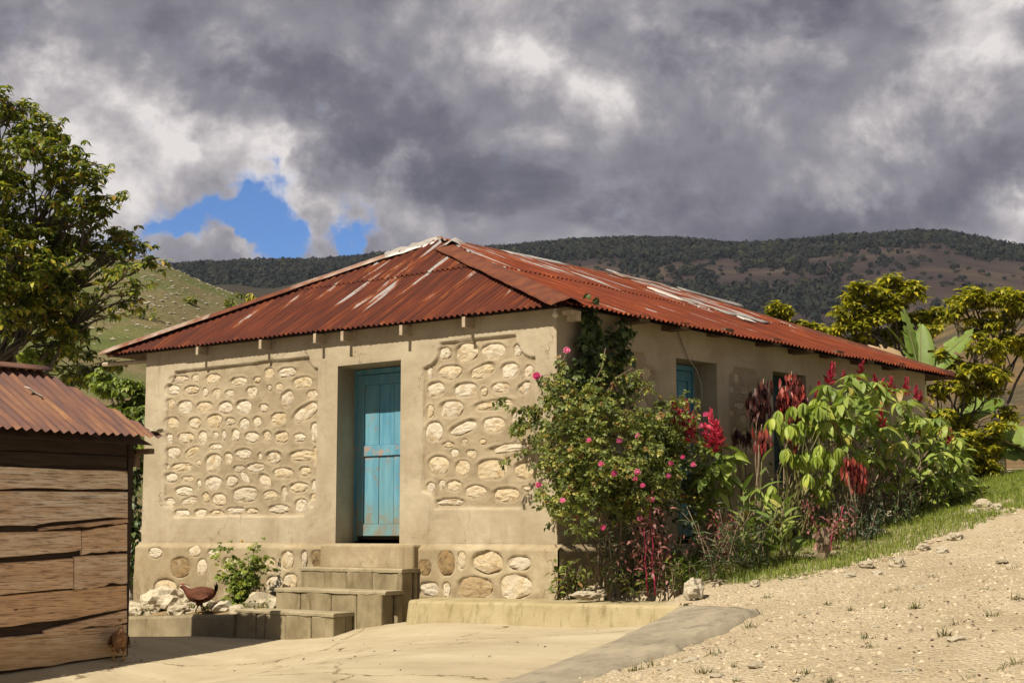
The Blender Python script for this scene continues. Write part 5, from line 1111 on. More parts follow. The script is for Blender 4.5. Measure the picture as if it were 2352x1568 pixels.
# big red-spiked shrub to the right
g3 = gpt(2010, .95); r3 = root_at('red_spike_shrub', g3, 'largest green shrub topped with a row of red spikes near the far corner', 'shrub', 'red-spiked shrubs along the side wall'); lv = Leaves(big, L_BROAD); paths = []
for i in range(165):
    a, b_ = random.uniform(690, 1340), random.uniform(690, 1270); top = np.interp(a, [690, 780, 900, 1100, 1300, 1540], [790, 680, 650, 690, 760, 1010]); bot = np.interp(a, [690, 900, 1100, 1300, 1540], [900, 1160, 1290, 1300, 1290])
    if i > 110: a = random.uniform(1280, 1560)
    top = np.interp(a, [690, 780, 900, 1100, 1300, 1540], [790, 680, 650, 690, 790, 1030]); bot = np.interp(a, [690, 900, 1100, 1300, 1540], [900, 1160, 1290, 1300, 1290]); b_ = top + (bot - top) * random.random() ** 1.1
    X = random.uniform(.75, 1.55); p = Vector(onx(*z7(a, b_), X)); whorl(lv, p, 6, -.25, .84, .5)
    if i % 3 == 0: paths.append((bend(g3 + Vector((random.uniform(-.2, .3), random.uniform(-.9, 1.4), 0)), p, .02, 6, .02), .014, .005))
stems(r3, paths, M_TWIG, 'stem', 6); lv.build(r3, 300)
spikes(r3, [(765, 630, 1.5, .35), (725, 720, 1.1, .4), (852, 645, .75), (945, 600, 1.0, .6), (948, 690, 1.1), (1060, 680, 1.2), (1085, 700, .9), (1130, 705, 1.3), (1208, 710, 1.25), (1278, 745, 1.1), (1300, 770, .9), (1076, 895, 1.2, 1.55), (1465, 1000, 1.1, 1.3), (690, 760, .7, .5)], z7, 1.0)
# dark red hanging plants
def hanging(label, base_px, X, centres, mat, n, sc, stem_m=M_TWIG):
    g = gpt(base_px, X); r = root_at('red_leaf_plant', g, label, 'plant', 'red-leaved plants along the side wall'); lv = Leaves([leaf_proto(.15, .045, .3, .3, 3), leaf_proto(.13, .04, .5, .3, 3)], mat); paths = []
    for a, b_, rx, ry in centres:
        top = Vector(onx(*zm(a, b_ - ry, 1400, 760, 3.36), X)); bot = Vector(onx(*zm(a, b_ + ry, 1400, 760, 3.36), X)); wid = rx / 3.36 / 1.063 / 190; paths.append((bend(g, top, .02, 6, .012), .014, .006))
        for k in range(int(n * ry / 150)):
            t = random.random(); p = top.lerp(bot, t) + Vector((random.gauss(0, wid * .5), random.gauss(0, wid * .55) * (1 + .3 * t), 0)); lv.add(p, random.random() * 6.3, random.uniform(-1.55, -.9), random.uniform(-.6, .6), sc * random.uniform(.7, 1.2))
    stems(r, paths, stem_m, 'stem', 6); lv.build(r, 300); return r
hanging('tall plant with bright red hanging leaves in front of the window', 1800, .55, [(1790, 690, 80, 200), (1740, 760, 50, 150), (1850, 720, 60, 140)], L_CROTON, 140, 1.0)
hanging('tall plant with dark maroon hanging leaves between door and window', 1742, .42, [(1560, 690, 70, 140), (1490, 720, 50, 90), (1520, 820, 40, 80)], L_MAROON, 95, 1.1)
hanging('short-leaved red plant on a bare stem below the maroon one', 1725, .75, [(1545, 1010, 70, 85), (1790, 1050, 50, 80)], L_CROTON, 75, 1.0)
hanging('small maroon wilted plant low against the wall beside the door', 1715, .25, [(1340, 1010, 35, 60), (1420, 1010, 30, 60)], L_MAROON, 60, .8)
def hang7(label, base_px, X, centres, mat, n, sc):
    c2 = [((a / 2.376 + 1700 - 1400) * 3.36, (b_ / 2.376 + 640 - 760) * 3.36, rx * 1.41, ry * 1.41) for a, b_, rx, ry in centres]; return hanging(label, base_px, X, c2, mat, n, sc)
hang7('low scarlet-leaved plant between the pale and the big green shrub', 1965, 1.75, [(910, 1200, 45, 60), (950, 1240, 45, 60), (880, 1150, 30, 40)], L_CROTON, 110, .85)
# canna-like upright plants
def canna(label, px, X, heights, n, lean):
    g = gpt(px, X); r = root_at('upright_leaf_plant', g, label, 'plant', 'upright-leaved plants at the shrub foot'); lv = Leaves([leaf_proto(.34, .12, .35, .3, 5), leaf_proto(.30, .10, .2, .3, 5)], L_CANNA); paths = []
    for i in range(n):
        b = g + Vector((random.uniform(-.08, .08), (i - n / 2) * lean, 0)); h = heights * random.uniform(.7, 1.1); t = b + Vector((random.uniform(-.1, .15), random.uniform(-.1, .1), h)); paths.append((bend(b, t, 0, 4, .01), .012, .005))
        for k in range(6):
            lv.add(b.lerp(t, .25 + .75 * k / 5), random.random() * 6.3, random.uniform(.5, 1.15), random.uniform(-.4, .4), random.uniform(.7, 1.1) * (1 - .05 * k))
    stems(r, paths, M_STEMG, 'stem', 6); lv.build(r, 200)
canna('clump of upright pointed leaves left of the pale drooping shrub', 1735, 1.55, .75, 5, .12); canna('clump of upright pointed leaves below the pale drooping shrub', 1800, 1.85, .62, 5, .13); canna('tall lone stalk with a few pointed leaves before the wall', 1740, 1.0, 1.05, 2, .06)
# amaranth with magenta stems
def amaranth(label, px, X, spread, h, n, zf, tops):
    g = gpt(px, X); r = root_at('amaranth_plant', g, label, 'plant', 'amaranths with magenta stems'); lv = Leaves([leaf_proto(.07, .032, .4, .2, 2), leaf_proto(.055, .03, .6, .2, 2)], L_AMAR); paths = []
    for a, b_, rx in tops:
        t = Vector(onx(*zf(a, b_), X + random.uniform(-.1, .15))); pts = bend(g + Vector((random.uniform(-.1, .1), random.uniform(-spread, spread), 0)), t, .03, 6, .03); paths.append((pts, .009, .004))
        for k in range(n):
            w = Vector(pts[random.randrange(3, 7)]) + Vector([random.gauss(0, rx * 1.35) for _ in range(3)]); lv.add(w, random.random() * 6.3, random.uniform(-.9, .4), random.uniform(-.6, .6), random.uniform(.6, 1.2))
    stems(r, paths[:2], M_STEMP, 'stem', 6); stems(r, paths[2:], M_TWIG, 'stem', 6); lv.build(r, 250)
amaranth('amaranth with magenta stems and dusty red leaves under the roses', 1520, 1.45, .15, .9, 60, z6, [(780, 1070, .05), (750, 1180, .07), (830, 1230, .08), (800, 1140, .05), (720, 1260, .07), (860, 1270, .07)])
amaranth('leaning amaranth with red leaves between roses and upright leaves', 1660, 1.35, .25, .9, 55, z6, [(1090, 1130, .06), (1180, 1130, .06), (1240, 1110, .06), (1020, 1230, .07), (1130, 1200, .07), (1260, 1150, .05)])
amaranth('low red-stemmed amaranth at the foot of the upright leaves', 1885, 1.95, .25, .5, 45, z7, [(640, 1380, .05), (850, 1420, .05), (820, 1500, .05), (780, 1540, .05), (880, 1480, .04)])
# dark narrow-leaved herbs and green herbs at the foot
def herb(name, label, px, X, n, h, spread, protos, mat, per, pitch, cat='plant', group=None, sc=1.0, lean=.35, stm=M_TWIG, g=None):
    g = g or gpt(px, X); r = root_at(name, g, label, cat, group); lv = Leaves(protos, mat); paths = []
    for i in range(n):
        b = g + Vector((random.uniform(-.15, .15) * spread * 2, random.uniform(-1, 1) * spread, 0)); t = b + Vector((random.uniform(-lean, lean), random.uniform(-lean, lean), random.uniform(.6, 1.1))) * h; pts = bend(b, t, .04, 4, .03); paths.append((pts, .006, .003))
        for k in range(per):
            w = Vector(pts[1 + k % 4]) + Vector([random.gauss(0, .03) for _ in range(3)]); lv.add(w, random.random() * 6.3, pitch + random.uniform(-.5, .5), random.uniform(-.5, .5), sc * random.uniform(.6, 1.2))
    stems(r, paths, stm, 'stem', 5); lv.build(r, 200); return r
nar = [leaf_proto(.13, .026, .3, .2, 3), leaf_proto(.11, .022, .5, .2, 3)]; med = [leaf_proto(.10, .042, .5, .2, 3), leaf_proto(.085, .045, .7, .2, 3)]; tiny = [spray_proto(.07, 5, .022), spray_proto(.06, 5, .02)]
herb('narrow_leaf_herb', 'dark bush of narrow leaves leaning over the grass edge', 1680, 1.75, 26, .68, .5, nar, L_NARROW, 26, .3, 'shrub', None, 1.0, .5)
herb('narrow_leaf_herb', 'upright narrow-leaved herb in front of the rose canes', 1430, 1.1, 16, .62, .32, nar, L_NARROW, 22, .4)
herb('green_herb', 'fresh green herb beside the flat tan rock', 1420, 1.45, 12, .28, .22, med, L_BROAD, 12, .2, sc=.9)
herb('green_herb', 'leafy green herb hugging the plinth corner', 1310, .45, 14, .38, .2, med, L_ROSE, 14, .2)
herb('green_herb', 'bright green herb beside the upright cream rock', 1560, 1.75, 10, .30, .16, nar, L_CANNA, 10, .6)
herb('green_herb', 'low green herb between the two rocks under the roses', 1490, 1.6, 14, .26, .3, med, L_ROSE, 12, .2)
herb('grey_green_bush', 'grey-green fine-leaved bush in shade under the big shrub', 1985, 1.75, 16, .5, .4, tiny, L_GREY, 26, 0, 'shrub')
herb('grey_green_bush', 'dark fine-leaved bush in shade nearer the far corner', 2060, 1.6, 14, .5, .45, tiny, L_VINE, 26, 0, 'shrub')
herb('green_herb', 'broad-leaved green weeds at the far end of the shrubs', 2150, 1.3, 14, .36, .5, med, L_BUSH, 14, .1, sc=1.3)
herb('green_herb', 'bright ground weeds beside the upper road rocks', 2235, 1.2, 16, .26, .7, med, L_BUSH, 12, .1, sc=1.3)
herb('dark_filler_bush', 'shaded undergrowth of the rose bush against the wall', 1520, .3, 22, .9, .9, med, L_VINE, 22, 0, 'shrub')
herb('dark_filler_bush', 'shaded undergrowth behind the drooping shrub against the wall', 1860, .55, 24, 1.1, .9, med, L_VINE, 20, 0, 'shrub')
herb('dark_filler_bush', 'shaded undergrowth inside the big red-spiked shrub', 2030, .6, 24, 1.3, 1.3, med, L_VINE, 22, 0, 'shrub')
# stump and bare twig
g = gpt(1885, 2.05); p = Vector(onx(1885, 1225, 2.05)); mb = MB().tube([(0, 0, -.1), (.01, .02, .08), (.04, .0, .18), (.03, -.03, .26), (.05, -.05, .34)], [.085, .07, .075, .05, .018], 8); M_ST = M_TWIG; mb.v = [v * 1 + Vector([random.uniform(-.012, .012) for _ in range(3)]) for v in mb.v]; o = mb.build('stump', M_TWIG, None, False, (p.x, p.y, HG(p.x, p.y))); tag(o, 'pale broken wooden stump among red leaves at the verge', 'stump')
# weed with yellow flower left of the steps
wp = ony(555, 1380, -.45); wp[2] = float(bed_z(np.array([wp[0]]), np.array([wp[1]]))[0]); g = Vector(wp)
lob = [spray_proto(.16, 7, .05), spray_proto(.14, 7, .045)]
r = root_at('yellow_flower_weed', g, 'bushy green weed with a yellow flower against the plinth', 'plant'); lv = Leaves(lob, L_BUSH); paths = []
for a, b_ in [(500, 1270), (525, 1255), (545, 1300), (590, 1245), (600, 1275), (570, 1275), (510, 1310), (560, 1330), (585, 1310), (605, 1300), (535, 1335), (555, 1290)]:
    t = Vector(ony(a, b_, -.45 + random.uniform(-.12, .12))); pts = bend(g, t, .04, 5, .03); paths.append((pts, .008, .003))
    for k in range(32): w = Vector(pts[1 + k % 5]) + Vector([random.gauss(0, .045) for _ in range(3)]); lv.add(w, random.random() * 6.3, random.uniform(-.5, .6), random.uniform(-.5, .5), random.uniform(.55, 1.0))
stems(r, paths, M_STEMG, 'stem', 5); lv.build(r, 220)
p = Vector(ony(558, 1244, -.5)); o = link('flower', mesh('flower', *[q.copy() for q in (lambda m: (np.array([v.co[:] for v in m.vertices]), np.array([pp.vertices[:] for pp in m.polygons])))(rms[0])], L_YELLOW, True), r); o.matrix_basis = Matrix.Translation(p - g) @ Matrix.Rotation(R(60), 4, 'X') @ Matrix.Diagonal((.6, .6, .6, 1))
for i, (x, y, X_) in enumerate([(600, 1395, -.75), (480, 1405, -.72), (345, 1380, -.5), (565, 1390, -.65), (450, 1390, -.6), (340, 1385, -.7)]):
    q = ony(x, y, X_); q[2] = float(bed_z(np.array([q[0]]), np.array([q[1]]))[0]); herb('creeping_weed', ['creeping green weed beside the lowest step', 'creeping green weed at the feet of the hen', 'small green weed among the leftmost rubble', 'creeping green weed under the yellow-flowered plant', 'small green weed behind the brown hen', 'small green weed by the shed corner'][i], 0, 0, 7, .10, .1, med, L_BUSH, 7, .3, 'plant', 'creeping weeds in the rubble bed', .55, .6, M_STEMG, Vector(q))

# ------------------------------------------------------------------ grass verge and tufts
def blade():
    V = np.array([(-.5, 0, 0), (.5, 0, 0), (.32, .12, .5), (-.32, .12, .5), (.0, .45, 1.0)]); return V
bv = np.array([(-.5, 0, 0), (.5, 0, 0), (.34, .12, .5), (-.34, .12, .5), (0.02, .42, .98), (-.02, .42, .98)]); bf = np.array([(0, 1, 2, 3), (3, 2, 4, 5)])
VERGE = [(1.5, .05), (2.1, .15), (2.4, .35), (2.55, 1.2), (2.6, 2.6), (2.7, 4.2), (2.75, 6.1), (3.0, 9), (2.8, 14), (-1, 15), (-.3, 9.2), (.3, 8.5), (.4, 1)]
n = 120000; gx_, gy_ = rng.uniform(-1, 3.2, n), rng.uniform(-.4, 15, n); edge = .25 * vnoise(gx_, gy_, 1.2, 40); ok = poly_in(gx_ + edge, gy_, VERGE) & ~((gx_ < .1) & (gy_ < 8.9)) & (vnoise(gx_, gy_, 1.5, 41) > -.55 + .6 * (gy_ > 5.5) * (gx_ > 1.8))
gx_, gy_ = gx_[ok], gy_[ok]; gz_ = ground_z(gx_, gy_); ht = .035 + .085 * rng.random(len(gx_)) * (1 + .6 * vnoise(gx_, gy_, 2, 42))
ms = [arr4((gx_[i], gy_[i], gz_[i] - .005), rng.random() * 6.3, 0, rng.uniform(-.4, .4), (.0065, ht[i], ht[i])) for i in range(len(gx_))]
tag(merged('verge_grass', [(bv, bf)], [ms], L_GRASS), 'bright green grass along the foot of the shrubs', 'grass', None, 'stuff')
wm = [[] for _ in tiny]; wx, wy = rng.uniform(.6, 3.2, 2600), rng.uniform(-.2, 13, 2600); okw = poly_in(wx + .35 * vnoise(wx, wy, 1.7, 44), wy, VERGE) & (vnoise(wx, wy, 1.1, 45) > -.1)
for x, y in zip(wx[okw], wy[okw]): wm[rng.integers(len(tiny))].append(arr4((x, y, float(ground_z(np.array([x]), np.array([y]))[0]) + rng.uniform(.0, .07)), rng.random() * 6.3, rng.uniform(0, .9), rng.uniform(-.5, .5), rng.uniform(.5, 1.3)))
o = merged('ground_cover', tiny, wm, L_BUSH); tag(o, 'low leafy ground cover mixed into the verge grass', 'ground cover', None, 'stuff')
vm = [[] for _ in pebs]; vx, vy = rng.uniform(1.4, 3.4, 9000), rng.uniform(-.2, 12, 9000); oke = (np.abs(vx - np.interp(vy, [-.2, .4, 1.2, 4, 6, 9, 12], [2.0, 2.4, 2.55, 2.68, 2.75, 3.0, 2.9]) + .25 * vnoise(vx, vy, 1.2, 40)) < .22 * rng.random(9000)) & (vnoise(vx, vy, .9, 47) > -.25)
for x, y in zip(vx[oke], vy[oke]): q = .012 + .05 * rng.random() ** 3; vm[rng.integers(5)].append(arr4((x, y, float(ground_z(np.array([x]), np.array([y]))[0])), rng.random() * 6.3, 0, 0, (q, q * .8, q * .8)))
o = merged('edge_pebbles', pebs, vm, M_PEB); tag(o, 'pale rubble along the edge between grass and road', 'pebbles', None, 'stuff')
def tuft_mesh(seed, n=22, w=.009, h=.10):
    r = random.Random(seed); M_s = [arr4((r.gauss(0, .03), r.gauss(0, .025), 0), r.random() * 6.3, 0, r.uniform(-1.0, .2), (w, h * r.uniform(.5, 1.1), h * r.uniform(.4, 1.1))) for _ in range(n)]
    V4 = np.c_[bv, np.ones(6)]; V = np.concatenate([(V4 @ m.T)[:, :3] for m in M_s]); F = np.concatenate([bf + 6 * i for i in range(n)]); return mesh('grass_tuft', V, F, L_DRY, True, rnd=np.repeat([r.random() for _ in range(n)], 2))
tm = [tuft_mesh(i, 18 + 5 * i) for i in range(5)]
tufts = [(1837, 1413), (1660, 1447), (1728, 1412), (2175, 1460), (2330, 1528), (2300, 1540), (2000, 1486), (1900, 1387), (2030, 1395), (1955, 1400), (1690, 1530), (1620, 1545), (1730, 1440), (2140, 1330), (2060, 1360), (2330, 1307), (2260, 1355), (1760, 1372), (1640, 1450), (1560, 1520), (2080, 1350), (1500, 1530), (1460, 1540), (2100, 1395), (2200, 1440), (1995, 1465), (1850, 1545), (2230, 1560), (1905, 1565), (1690, 1565), (1780, 1488), (2280, 1415), (1640, 1505), (2340, 1375)]
tlab = placed(tufts, [1512, 1450, 1390], ['row along the bottom edge', 'second row up', 'third row up', 'row nearest the verge'], 'dry grass tuft on the gravel road')
for i, (x, y) in enumerate(tufts):
    p = hit(x, y); o = link('grass_tuft', tm[i % 5], None, (p[0], p[1], p[2] - .005)); s = .55 + .6 * ((i * 29) % 10) / 10; o.scale = (s, s, s * .8); o.rotation_euler.z = i * 1.7
    tag(o, tlab[i], 'grass tuft', 'grass tufts on the gravel road')
# dry leaf litter on courtyard and road
lit = [leaf_proto(.05, .022, .3, .4, 2)]; pts = []
for i in range(1500):
    x, y = (random.uniform(-2.5, 2.5), random.uniform(-5.5, -.9)) if i < 60 else (random.uniform(3.4, 7.5), random.uniform(-5, 6)); z = court_z(np.array([x]), np.array([y]))[0] if i < 60 else ground_z(np.array([x]), np.array([y]))[0]; pts.append(arr4((x, y, z + .008), random.random() * 6.3, random.uniform(-.2, .2), random.uniform(-.5, .5), random.uniform(.25, 1.0) ** 1.5))
o = merged('leaf_litter', lit, [pts], L_MAROON); tag(o, 'dry brown leaf litter scattered over courtyard and road', 'litter', None, 'stuff')

# ------------------------------------------------------------------ chickens
def hen(label, loc, yaw, s, body_m, tail_m, peck=False, group='chickens by the courtyard kerb'):
    root = empty('chicken', loc, yaw); root.scale = (s, s, s); tag(root, label, 'chicken', group)
    hd = (.19, .05) if peck else (.195, .36)
    spine = [(-.20, .262, .012, .012), (-.17, .252, .042, .046), (-.12, .238, .075, .080), (-.04, .222, .097, .102), (.04, .22, .095, .10), (.10, .228, .072, .082)]
    spine += [(.15, .20, .045, .05), (.18, .13, .034, .034), (.20, .08, .030, .030), (.225, .055, .026, .028), (.245, .045, .012, .014)] if peck else [(.135, .25, .050, .054), (.162, .278, .036, .038), (.185, .300, .028, .030), (.208, .315, .028, .028), (.228, .314, .019, .021), (.242, .308, .008, .01)]
    V, F = [], []; n = 14
    for i, (x, z, ry, rz) in enumerate(spine):
        a, b = spine[max(0, i - 1)], spine[min(len(spine) - 1, i + 1)]; tx, tz = b[0] - a[0], b[1] - a[1]; L = math.hypot(tx, tz); nx, nz = -tz / L, tx / L
        for j in range(n):
            t = 2 * math.pi * j / n; c, s_ = math.cos(t) * ry, math.sin(t) * rz; V.append((x + nx * s_, c, z + nz * s_))
    for i in range(len(spine) - 1):
        for j in range(n): j2 = (j + 1) % n; F.append((i * n + j, i * n + j2, (i + 1) * n + j2, (i + 1) * n + j))
    F += [tuple(range(n - 1, -1, -1)), tuple((len(spine) - 1) * n + j for j in range(n))]
    # thighs grow out of the belly
    for sy in (-1, 1):
        mb = MB().tube([(.0, sy * .045, .17), (.01, sy * .05, .13), (.0, sy * .05, .09)], [.045, .035, .014], 8); b0 = len(V); V += [tuple(v) for v in mb.v]; F += [tuple(b0 + k for k in f) for f in mb.f]
    bo = link('body', mesh('body', V, F, body_m, True), root); md = bo.modifiers.new('s', 'SUBSURF'); md.levels = md.render_levels = 1
    legm = mat_simple('chicken_leg', (.42, .24, .07), (.55, .34, .12), 8)
    for sy in (-1, 1):
        fx = .02 * sy; mb = MB().tube([(.0, sy * .05, .10), (.008 + fx, sy * .05, .05), (.0 + fx, sy * .05, .006)], [.010, .008, .008], 6)
        for ang in (-.5, 0, .5, 3.1): mb.tube([(fx, sy * .05, .008), (fx + .045 * math.cos(ang), sy * .05 + .045 * math.sin(ang), .004)], [.006, .003], 5)
        mb.build('leg', legm, root, True)
    fv, ff = leaf_proto(.17, .045, -.55, .1, 4); Vs, Fs, off = [], [], 0
    for k in range(11):
        M_ = arr4((-.165, (k - 5) * .006, .225 + .004 * (k % 3)), math.pi + (k - 5) * .07, .75 + .12 * (k % 4), 0, .75 + .06 * (k % 3)); Vs.append((np.c_[fv, np.ones(len(fv))] @ M_.T)[:, :3]); Fs.append(ff + off); off += len(fv)
    link('tail', mesh('tail', np.concatenate(Vs), np.concatenate(Fs), tail_m, True), root)
    wv, wf = leaf_proto(.21, .11, -.1, .25, 4)
    for sy in (-1, 1):
        Vs, Fs, off = [], [], 0
        for k in range(4): M_ = arr4((.075 - .015 * k, sy * (.098 - .004 * k), .225 - .018 * k), math.pi + sy * .06, -.10 + .05 * k, sy * 1.25, 1 - .12 * k); Vs.append((np.c_[wv, np.ones(len(wv))] @ M_.T)[:, :3]); Fs.append(wf + off); off += len(wv)
        link('wing', mesh('wing', np.concatenate(Vs), np.concatenate(Fs), body_m, True), root)
    hx_, hz_ = spine[-2][0], spine[-2][1]; redm = mat_simple('comb_red', (.45, .03, .02), (.55, .06, .04), 8); beakm = mat_simple('beak', (.35, .24, .08), (.45, .32, .12), 8)
    bd = Vector((.3, 0, -1)).normalized() if peck else Vector((1, 0, -.2)).normalized()
    tip = Vector((spine[-1][0], 0, spine[-1][1])); MB().tube([tip - bd * .01, tip + bd * .012, tip + bd * .03], [.010, .008, .001], 6).build('beak', beakm, root, True)
    up = Vector((.8, 0, .3)) if peck else Vector((-.1, 0, 1)); cp = Vector((spine[-3][0], 0, spine[-3][1])); cm = MB()
    for k in range(4): q = cp + Vector((-.012 + .012 * k, 0, 0)) * (0 if peck else 1) + up * .024; cm.tube([q, q + up * (.02 - .003 * abs(k - 1.5))], [.007, .002], 5)
    cm.build('comb', redm, root, True)
    for sy in (-1, 1): MB().tube([cp + Vector((.006, sy * .026, .004)), cp + Vector((.006, sy * .031, .004))], [.006, .003], 6).build('eye', M_DARK, root, True)
    return root
M_HEN = mat_simple('brown_feathers', (.075, .022, .010), (.16, .050, .018), 26, .8, (1, 1, 1), .8); M_TAIL = mat_simple('black_feathers', (.012, .010, .009), (.030, .024, .02), 20, .6); M_HEN2 = mat_simple('speckled_feathers', (.13, .045, .015), (.40, .24, .12), 22, .8, (1, 1, 1), .9)
p = ony(458, 1408, -.89); hen('dark brown hen with black tail standing on the kerb', (p[0], p[1], float(np.interp(p[0], [-8.5, -6.1, -3.4, -2.4], [-1.0, -.90, -.775, -.742])) + .006), YAW + math.pi - .12, 1.03, M_HEN, M_TAIL)
p = hit(272, 1520, HC); hen('speckled orange chicken pecking in the shade at the shed corner', (p[0], p[1], HC(p[0], p[1]) + .012), YAW + 1.9, .98, M_HEN2, M_HEN2, True)

# ------------------------------------------------------------------ air and hills
hz_ = bpy.data.materials.new('haze_air'); hz_.use_nodes = True; hz_.node_tree.nodes.clear(); hn = NT(hz_.node_tree)
pv_ = hn.n('ShaderNodeVolumePrincipled'); pv_.inputs['Color'].default_value = (.62, .72, .95, 1); pv_.inputs['Density'].default_value = .00005
ho_ = hn.n('ShaderNodeOutputMaterial'); hz_.node_tree.links.new(pv_.outputs[0], ho_.inputs['Volume'])
mb = MB().box((-2500, -2500, -25), (2500, 2500, 330)); tag(mb.build('haze', hz_), kind='stuff')
def mat_hill(name, cols, rocks=None, sc=.02):
    m, t = material(name, .95, .1); c = t.coord(); a = t.noise(c, sc, 6, .6, 0, .5); b = t.noise(c, sc * 9, 6, .65); col = t.ramp(a, cols)
    col = t.mix(t.m('MULTIPLY', t.step(b, .45, .72), .5), col, t.mix(1, col, (.6, .62, .55), 'MULTIPLY'))
    if rocks: col = t.mix(t.m('MULTIPLY', t.step(t.noise(c, sc * 22, 5, .7), .60, .70), t.step(t.noise(c, sc * 2.2, 3, .5), rocks, rocks + .12)), col, (.42, .38, .29))
    t.color(col); t.bump(b, .6, 1.0); return m
M_GHILL = mat_hill('green_slope', [(.25, (.075, .105, .028)), (.42, (.125, .140, .044)), (.55, (.18, .145, .075)), (.68, (.105, .130, .040)), (.82, (.16, .155, .07))], .5, .055)
M_FAR = mat_hill('scrub_cloud_shade', [(.30, (.016, .017, .016)), (.42, (.026, .021, .021)), (.52, (.044, .031, .027)), (.60, (.070, .052, .036)), (.68, (.036, .027, .025)), (.8, (.024, .022, .020))], None, .0075)  # cloud shade over the mountain is put into these dark slope colours
M_MID = mat_hill('dark_slope', [(.3, (.030, .028, .020)), (.7, (.058, .050, .034))], None, .012)
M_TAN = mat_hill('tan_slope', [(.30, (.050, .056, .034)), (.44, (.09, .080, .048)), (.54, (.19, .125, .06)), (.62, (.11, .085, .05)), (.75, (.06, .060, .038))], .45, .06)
def hill(name, outline, R0, Rin, Rout, mat, base, na, nr, rough, p=1.0, sm=.5):
    az = np.array([azel(x, y)[0] for x, y in outline]); el = np.array([azel(x, y)[1] for x, y in outline]); A = np.linspace(az[0], az[-1], na); E = np.interp(A, az, el); ker = np.ones(5) / 5; E = np.convolve(np.pad(E, 2, 'edge'), ker, 'valid')
    T = np.linspace(0, 1.45, nr); V = []; H = R0 * np.tan(E)
    for t in T:
        r = Rin + (R0 - Rin) * t if t <= 1 else R0 + (Rout - R0) * (t - 1) / .45; x, y = CAM[0] + r * (np.cos(A) * -math.sin(YAW) + np.sin(A) * RT[0]), CAM[1] + r * (np.cos(A) * math.cos(YAW) + np.sin(A) * RT[1])
        f = t ** p if t <= 1 else 1 - ((t - 1) / .45) ** 1.3; f = f * f * (3 - 2 * f) * sm + f * (1 - sm); z = base + (CAM[2] + H - base) * f + rough * (vnoise(x, y, 3.2 / R0, 50, 4)) * H.mean() * math.sin(math.pi * min(1, t)) ** .7
        V.append(np.c_[x, y, z])
    V = np.concatenate(V); i = np.arange(na * nr).reshape(nr, na); F = np.stack([i[:-1, :-1], i[:-1, 1:], i[1:, 1:], i[1:, :-1]], -1).reshape(-1, 4)
    o = link(name, mesh(name, V, F, mat, True)); tag(o, kind='structure'); return V.reshape(nr, na, 3), o
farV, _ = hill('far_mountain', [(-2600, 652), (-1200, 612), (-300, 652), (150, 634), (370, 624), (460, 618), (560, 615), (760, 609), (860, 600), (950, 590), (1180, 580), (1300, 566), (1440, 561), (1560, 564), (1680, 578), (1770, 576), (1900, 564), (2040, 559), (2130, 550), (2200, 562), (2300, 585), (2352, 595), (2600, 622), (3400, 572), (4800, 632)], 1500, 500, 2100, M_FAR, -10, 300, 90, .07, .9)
hill('middle_hill', [(-900, 900), (200, 760), (380, 690), (470, 655), (540, 646), (620, 668), (700, 640), (780, 622), (850, 640), (1000, 700), (1300, 800), (1700, 900)], 750, 350, 1000, M_MID, -10, 120, 40, .08)
ghV, _ = hill('green_hill', [(-1500, 560), (-600, 560), (-100, 590), (120, 606), (230, 610), (330, 617), (400, 636), (470, 668), (560, 700), (640, 735), (760, 790), (900, 860), (1100, 950), (1400, 1080)], 230, 45, 330, M_GHILL, -4, 200, 60, .05, .85)
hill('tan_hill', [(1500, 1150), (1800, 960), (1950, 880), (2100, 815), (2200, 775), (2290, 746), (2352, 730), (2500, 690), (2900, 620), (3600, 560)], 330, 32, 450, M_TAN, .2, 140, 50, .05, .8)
# forest on the mountain: crowns merged, a far-off wood
import bmesh as _b
def crown_soup():
    V, F = [], []
    for k in range(15):
        d = rng.standard_normal(3); d /= np.linalg.norm(d); d[2] = abs(d[2]) * .9 - .15; a = np.cross(d, rng.standard_normal(3)); a /= np.linalg.norm(a); b = np.cross(d, a); c = d * rng.uniform(.35, .95); r = rng.uniform(.3, .55)
        V += [c + a * r, c - a * r * .6 + b * r * .8, c - a * r * .5 - b * r * .9]; F.append((3 * k, 3 * k + 1, 3 * k + 2))
    return np.array(V), np.array(F)
crowns = [crown_soup() for _ in range(6)]
nr, na = farV.shape[:2]; cm_ = [[] for _ in crowns]; got = 0
azs = np.linspace(0, na - 1.001, na)
while got < 42000:
    k = 4000; u = rng.uniform(60, 240, k); v = rng.uniform(12, 63.5, k); i, j = v.astype(int), u.astype(int); fu, fv = (u - j)[:, None], (v - i)[:, None]; j2 = np.minimum(j + 1, na - 1); i2 = np.minimum(i + 1, nr - 1)
    P = farV[i, j] * (1 - fu) * (1 - fv) + farV[i, j2] * fu * (1 - fv) + farV[i2, j] * (1 - fu) * fv + farV[i2, j2] * fu * fv
    nz_ = vnoise(P[:, 0], P[:, 1], .006, 60, 4); t = v / 62; a_ = u / na; dens = 1.3 * t - .62 + nz_ * .9 + .5 * vnoise(P[:, 0], P[:, 1], .02, 61) - .9 * np.clip((a_ - .62) * 5, 0, 1) * (t < .88); dens = np.maximum(dens, .018)
    keep = dens > rng.uniform(0, .5, k)
    for q in np.nonzero(keep)[0]:
        s = (2.0 + 4.2 * rng.random() ** 2) * (1.15 if v[q] > 58 else 1); cm_[rng.integers(6)].append(arr4((P[q, 0], P[q, 1], P[q, 2] + s * .45), rng.random() * 6.3, 0, 0, (s, s, s * rng.uniform(.75, 1.15)))); got += 1
m_, t_ = material('crown_cloud_shade', .9, .1); at_ = t_.n('ShaderNodeAttribute', attribute_name='rnd').outputs['Fac']
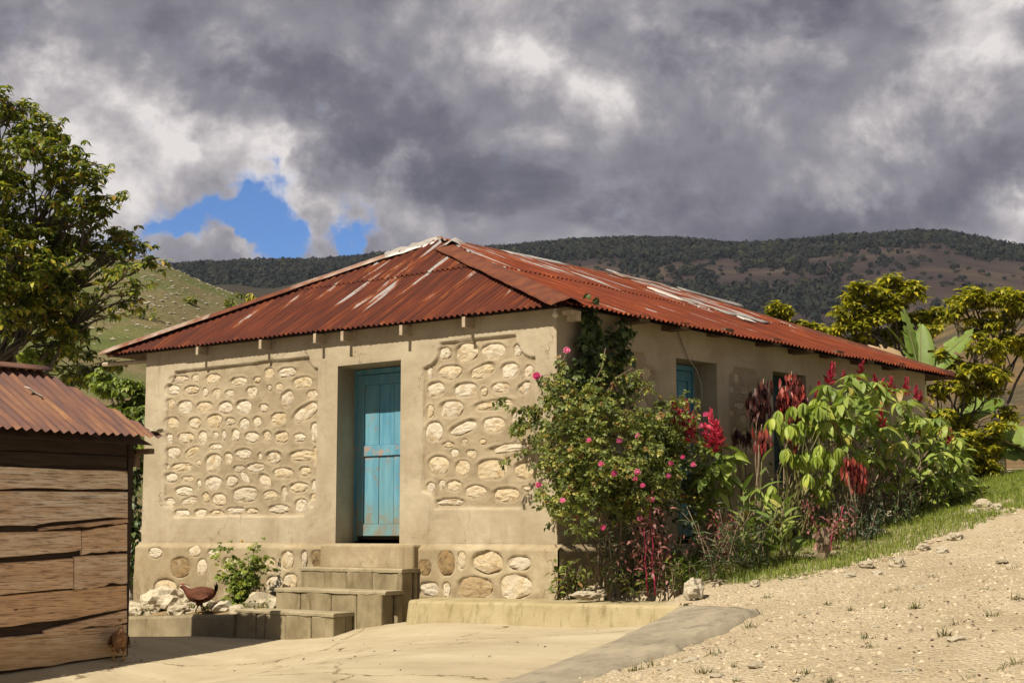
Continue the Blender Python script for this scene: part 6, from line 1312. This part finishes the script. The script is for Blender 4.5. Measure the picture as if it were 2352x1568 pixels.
t_.color(t_.mix(t_.m('MULTIPLY', t_.noise(t_.coord(), .35, 4, .7), .7), t_.ramp(at_, [(0, (.012, .016, .013)), (.6, (.021, .026, .018)), (.88, (.034, .037, .020)), (1, (.056, .054, .024))]), (.015, .018, .015)))  # crown colours darkened to carry the cloud shade on the ridge
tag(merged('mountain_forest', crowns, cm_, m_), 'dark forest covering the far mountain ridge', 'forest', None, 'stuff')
# pale outcrop rocks and shrubs on the green hill
nr, na = ghV.shape[:2]; gm = [[] for _ in pebs]
for _ in range(4500):
    u, v = rng.uniform(70, 150), rng.uniform(14, 40); i_, j_ = int(v), int(u); fv_, fu_ = v - i_, u - j_; P = ghV[i_, j_] * (1 - fu_) * (1 - fv_) + ghV[i_, j_ + 1] * fu_ * (1 - fv_) + ghV[i_ + 1, j_] * (1 - fu_) * fv_ + ghV[i_ + 1, j_ + 1] * fu_ * fv_
    if vnoise(np.array([P[0]]), np.array([P[1]]), .03, 70)[0] + rng.uniform(-.25, .25) > .10: s = .06 + .26 * rng.random() ** 2; gm[rng.integers(5)].append(arr4((P[0], P[1], P[2]), rng.random() * 6.3, 0, 0, (s * 1.3, s, s * .7)))
tag(merged('outcrop_rocks', pebs, gm, mat_simple('outcrop', (.24, .215, .14), (.36, .33, .24), 1)), 'pale rocks strewn over the green hillside', 'rocks', None, 'stuff')
shr = [(548, 688, 1.3, 'small round shrub near the crest of the green hill'), (530, 706, .9, 'tiny shrub below the round one on the green hill'), (523, 700, .7, 'yellowish shrub on the right flank of the green hill'), (328, 738, 1.5, 'dark flat shrub low on the green hill beside the tree'), (437, 702, .9, 'small dark shrub in the middle of the green hillside'), (448, 667, .8, 'lone shrub just below the crest of the green hill'), (575, 705, 1.0, 'dark shrub where the green hill meets the roof')]
for i, (x, y, s, lb) in enumerate(shr):
    a, e = azel(x, y); ia = np.clip(np.round((a - azel(-1500, 560)[0]) / (azel(1400, 1080)[0] - azel(-1500, 560)[0]) * (na - 1)), 0, na - 1).astype(int); colm = ghV[:42, ia]; ang = np.arctan2(colm[:, 2] - CAM[2], np.hypot(colm[:, 0] - CAM[0], colm[:, 1] - CAM[1])); iv = int(np.abs(ang - e).argmin()); q = colm[iv]
    rt = root_at('hill_shrub', Vector(q), lb, 'shrub', 'shrubs on the green hillside'); pr = [(V_, F_) for V_, F_ in [leaf_proto(.5, .3, .4, .2, 2)]]
    lv = Leaves(pr, L_TREE); 
    for k in range(60): d = Vector([random.gauss(0, 1) for _ in range(3)]).normalized() * s * random.uniform(.4, 1); lv.add(Vector(q) + Vector((d.x, d.y, abs(d.z) * .9)), random.random() * 6.3, random.uniform(-.8, .8), 0, 1)
    lv.build(rt, 0)
    MB().tube([(0, 0, -.2), (0, 0, s * .5)], [.1, .05], 5).build('stem', M_BARK, rt)
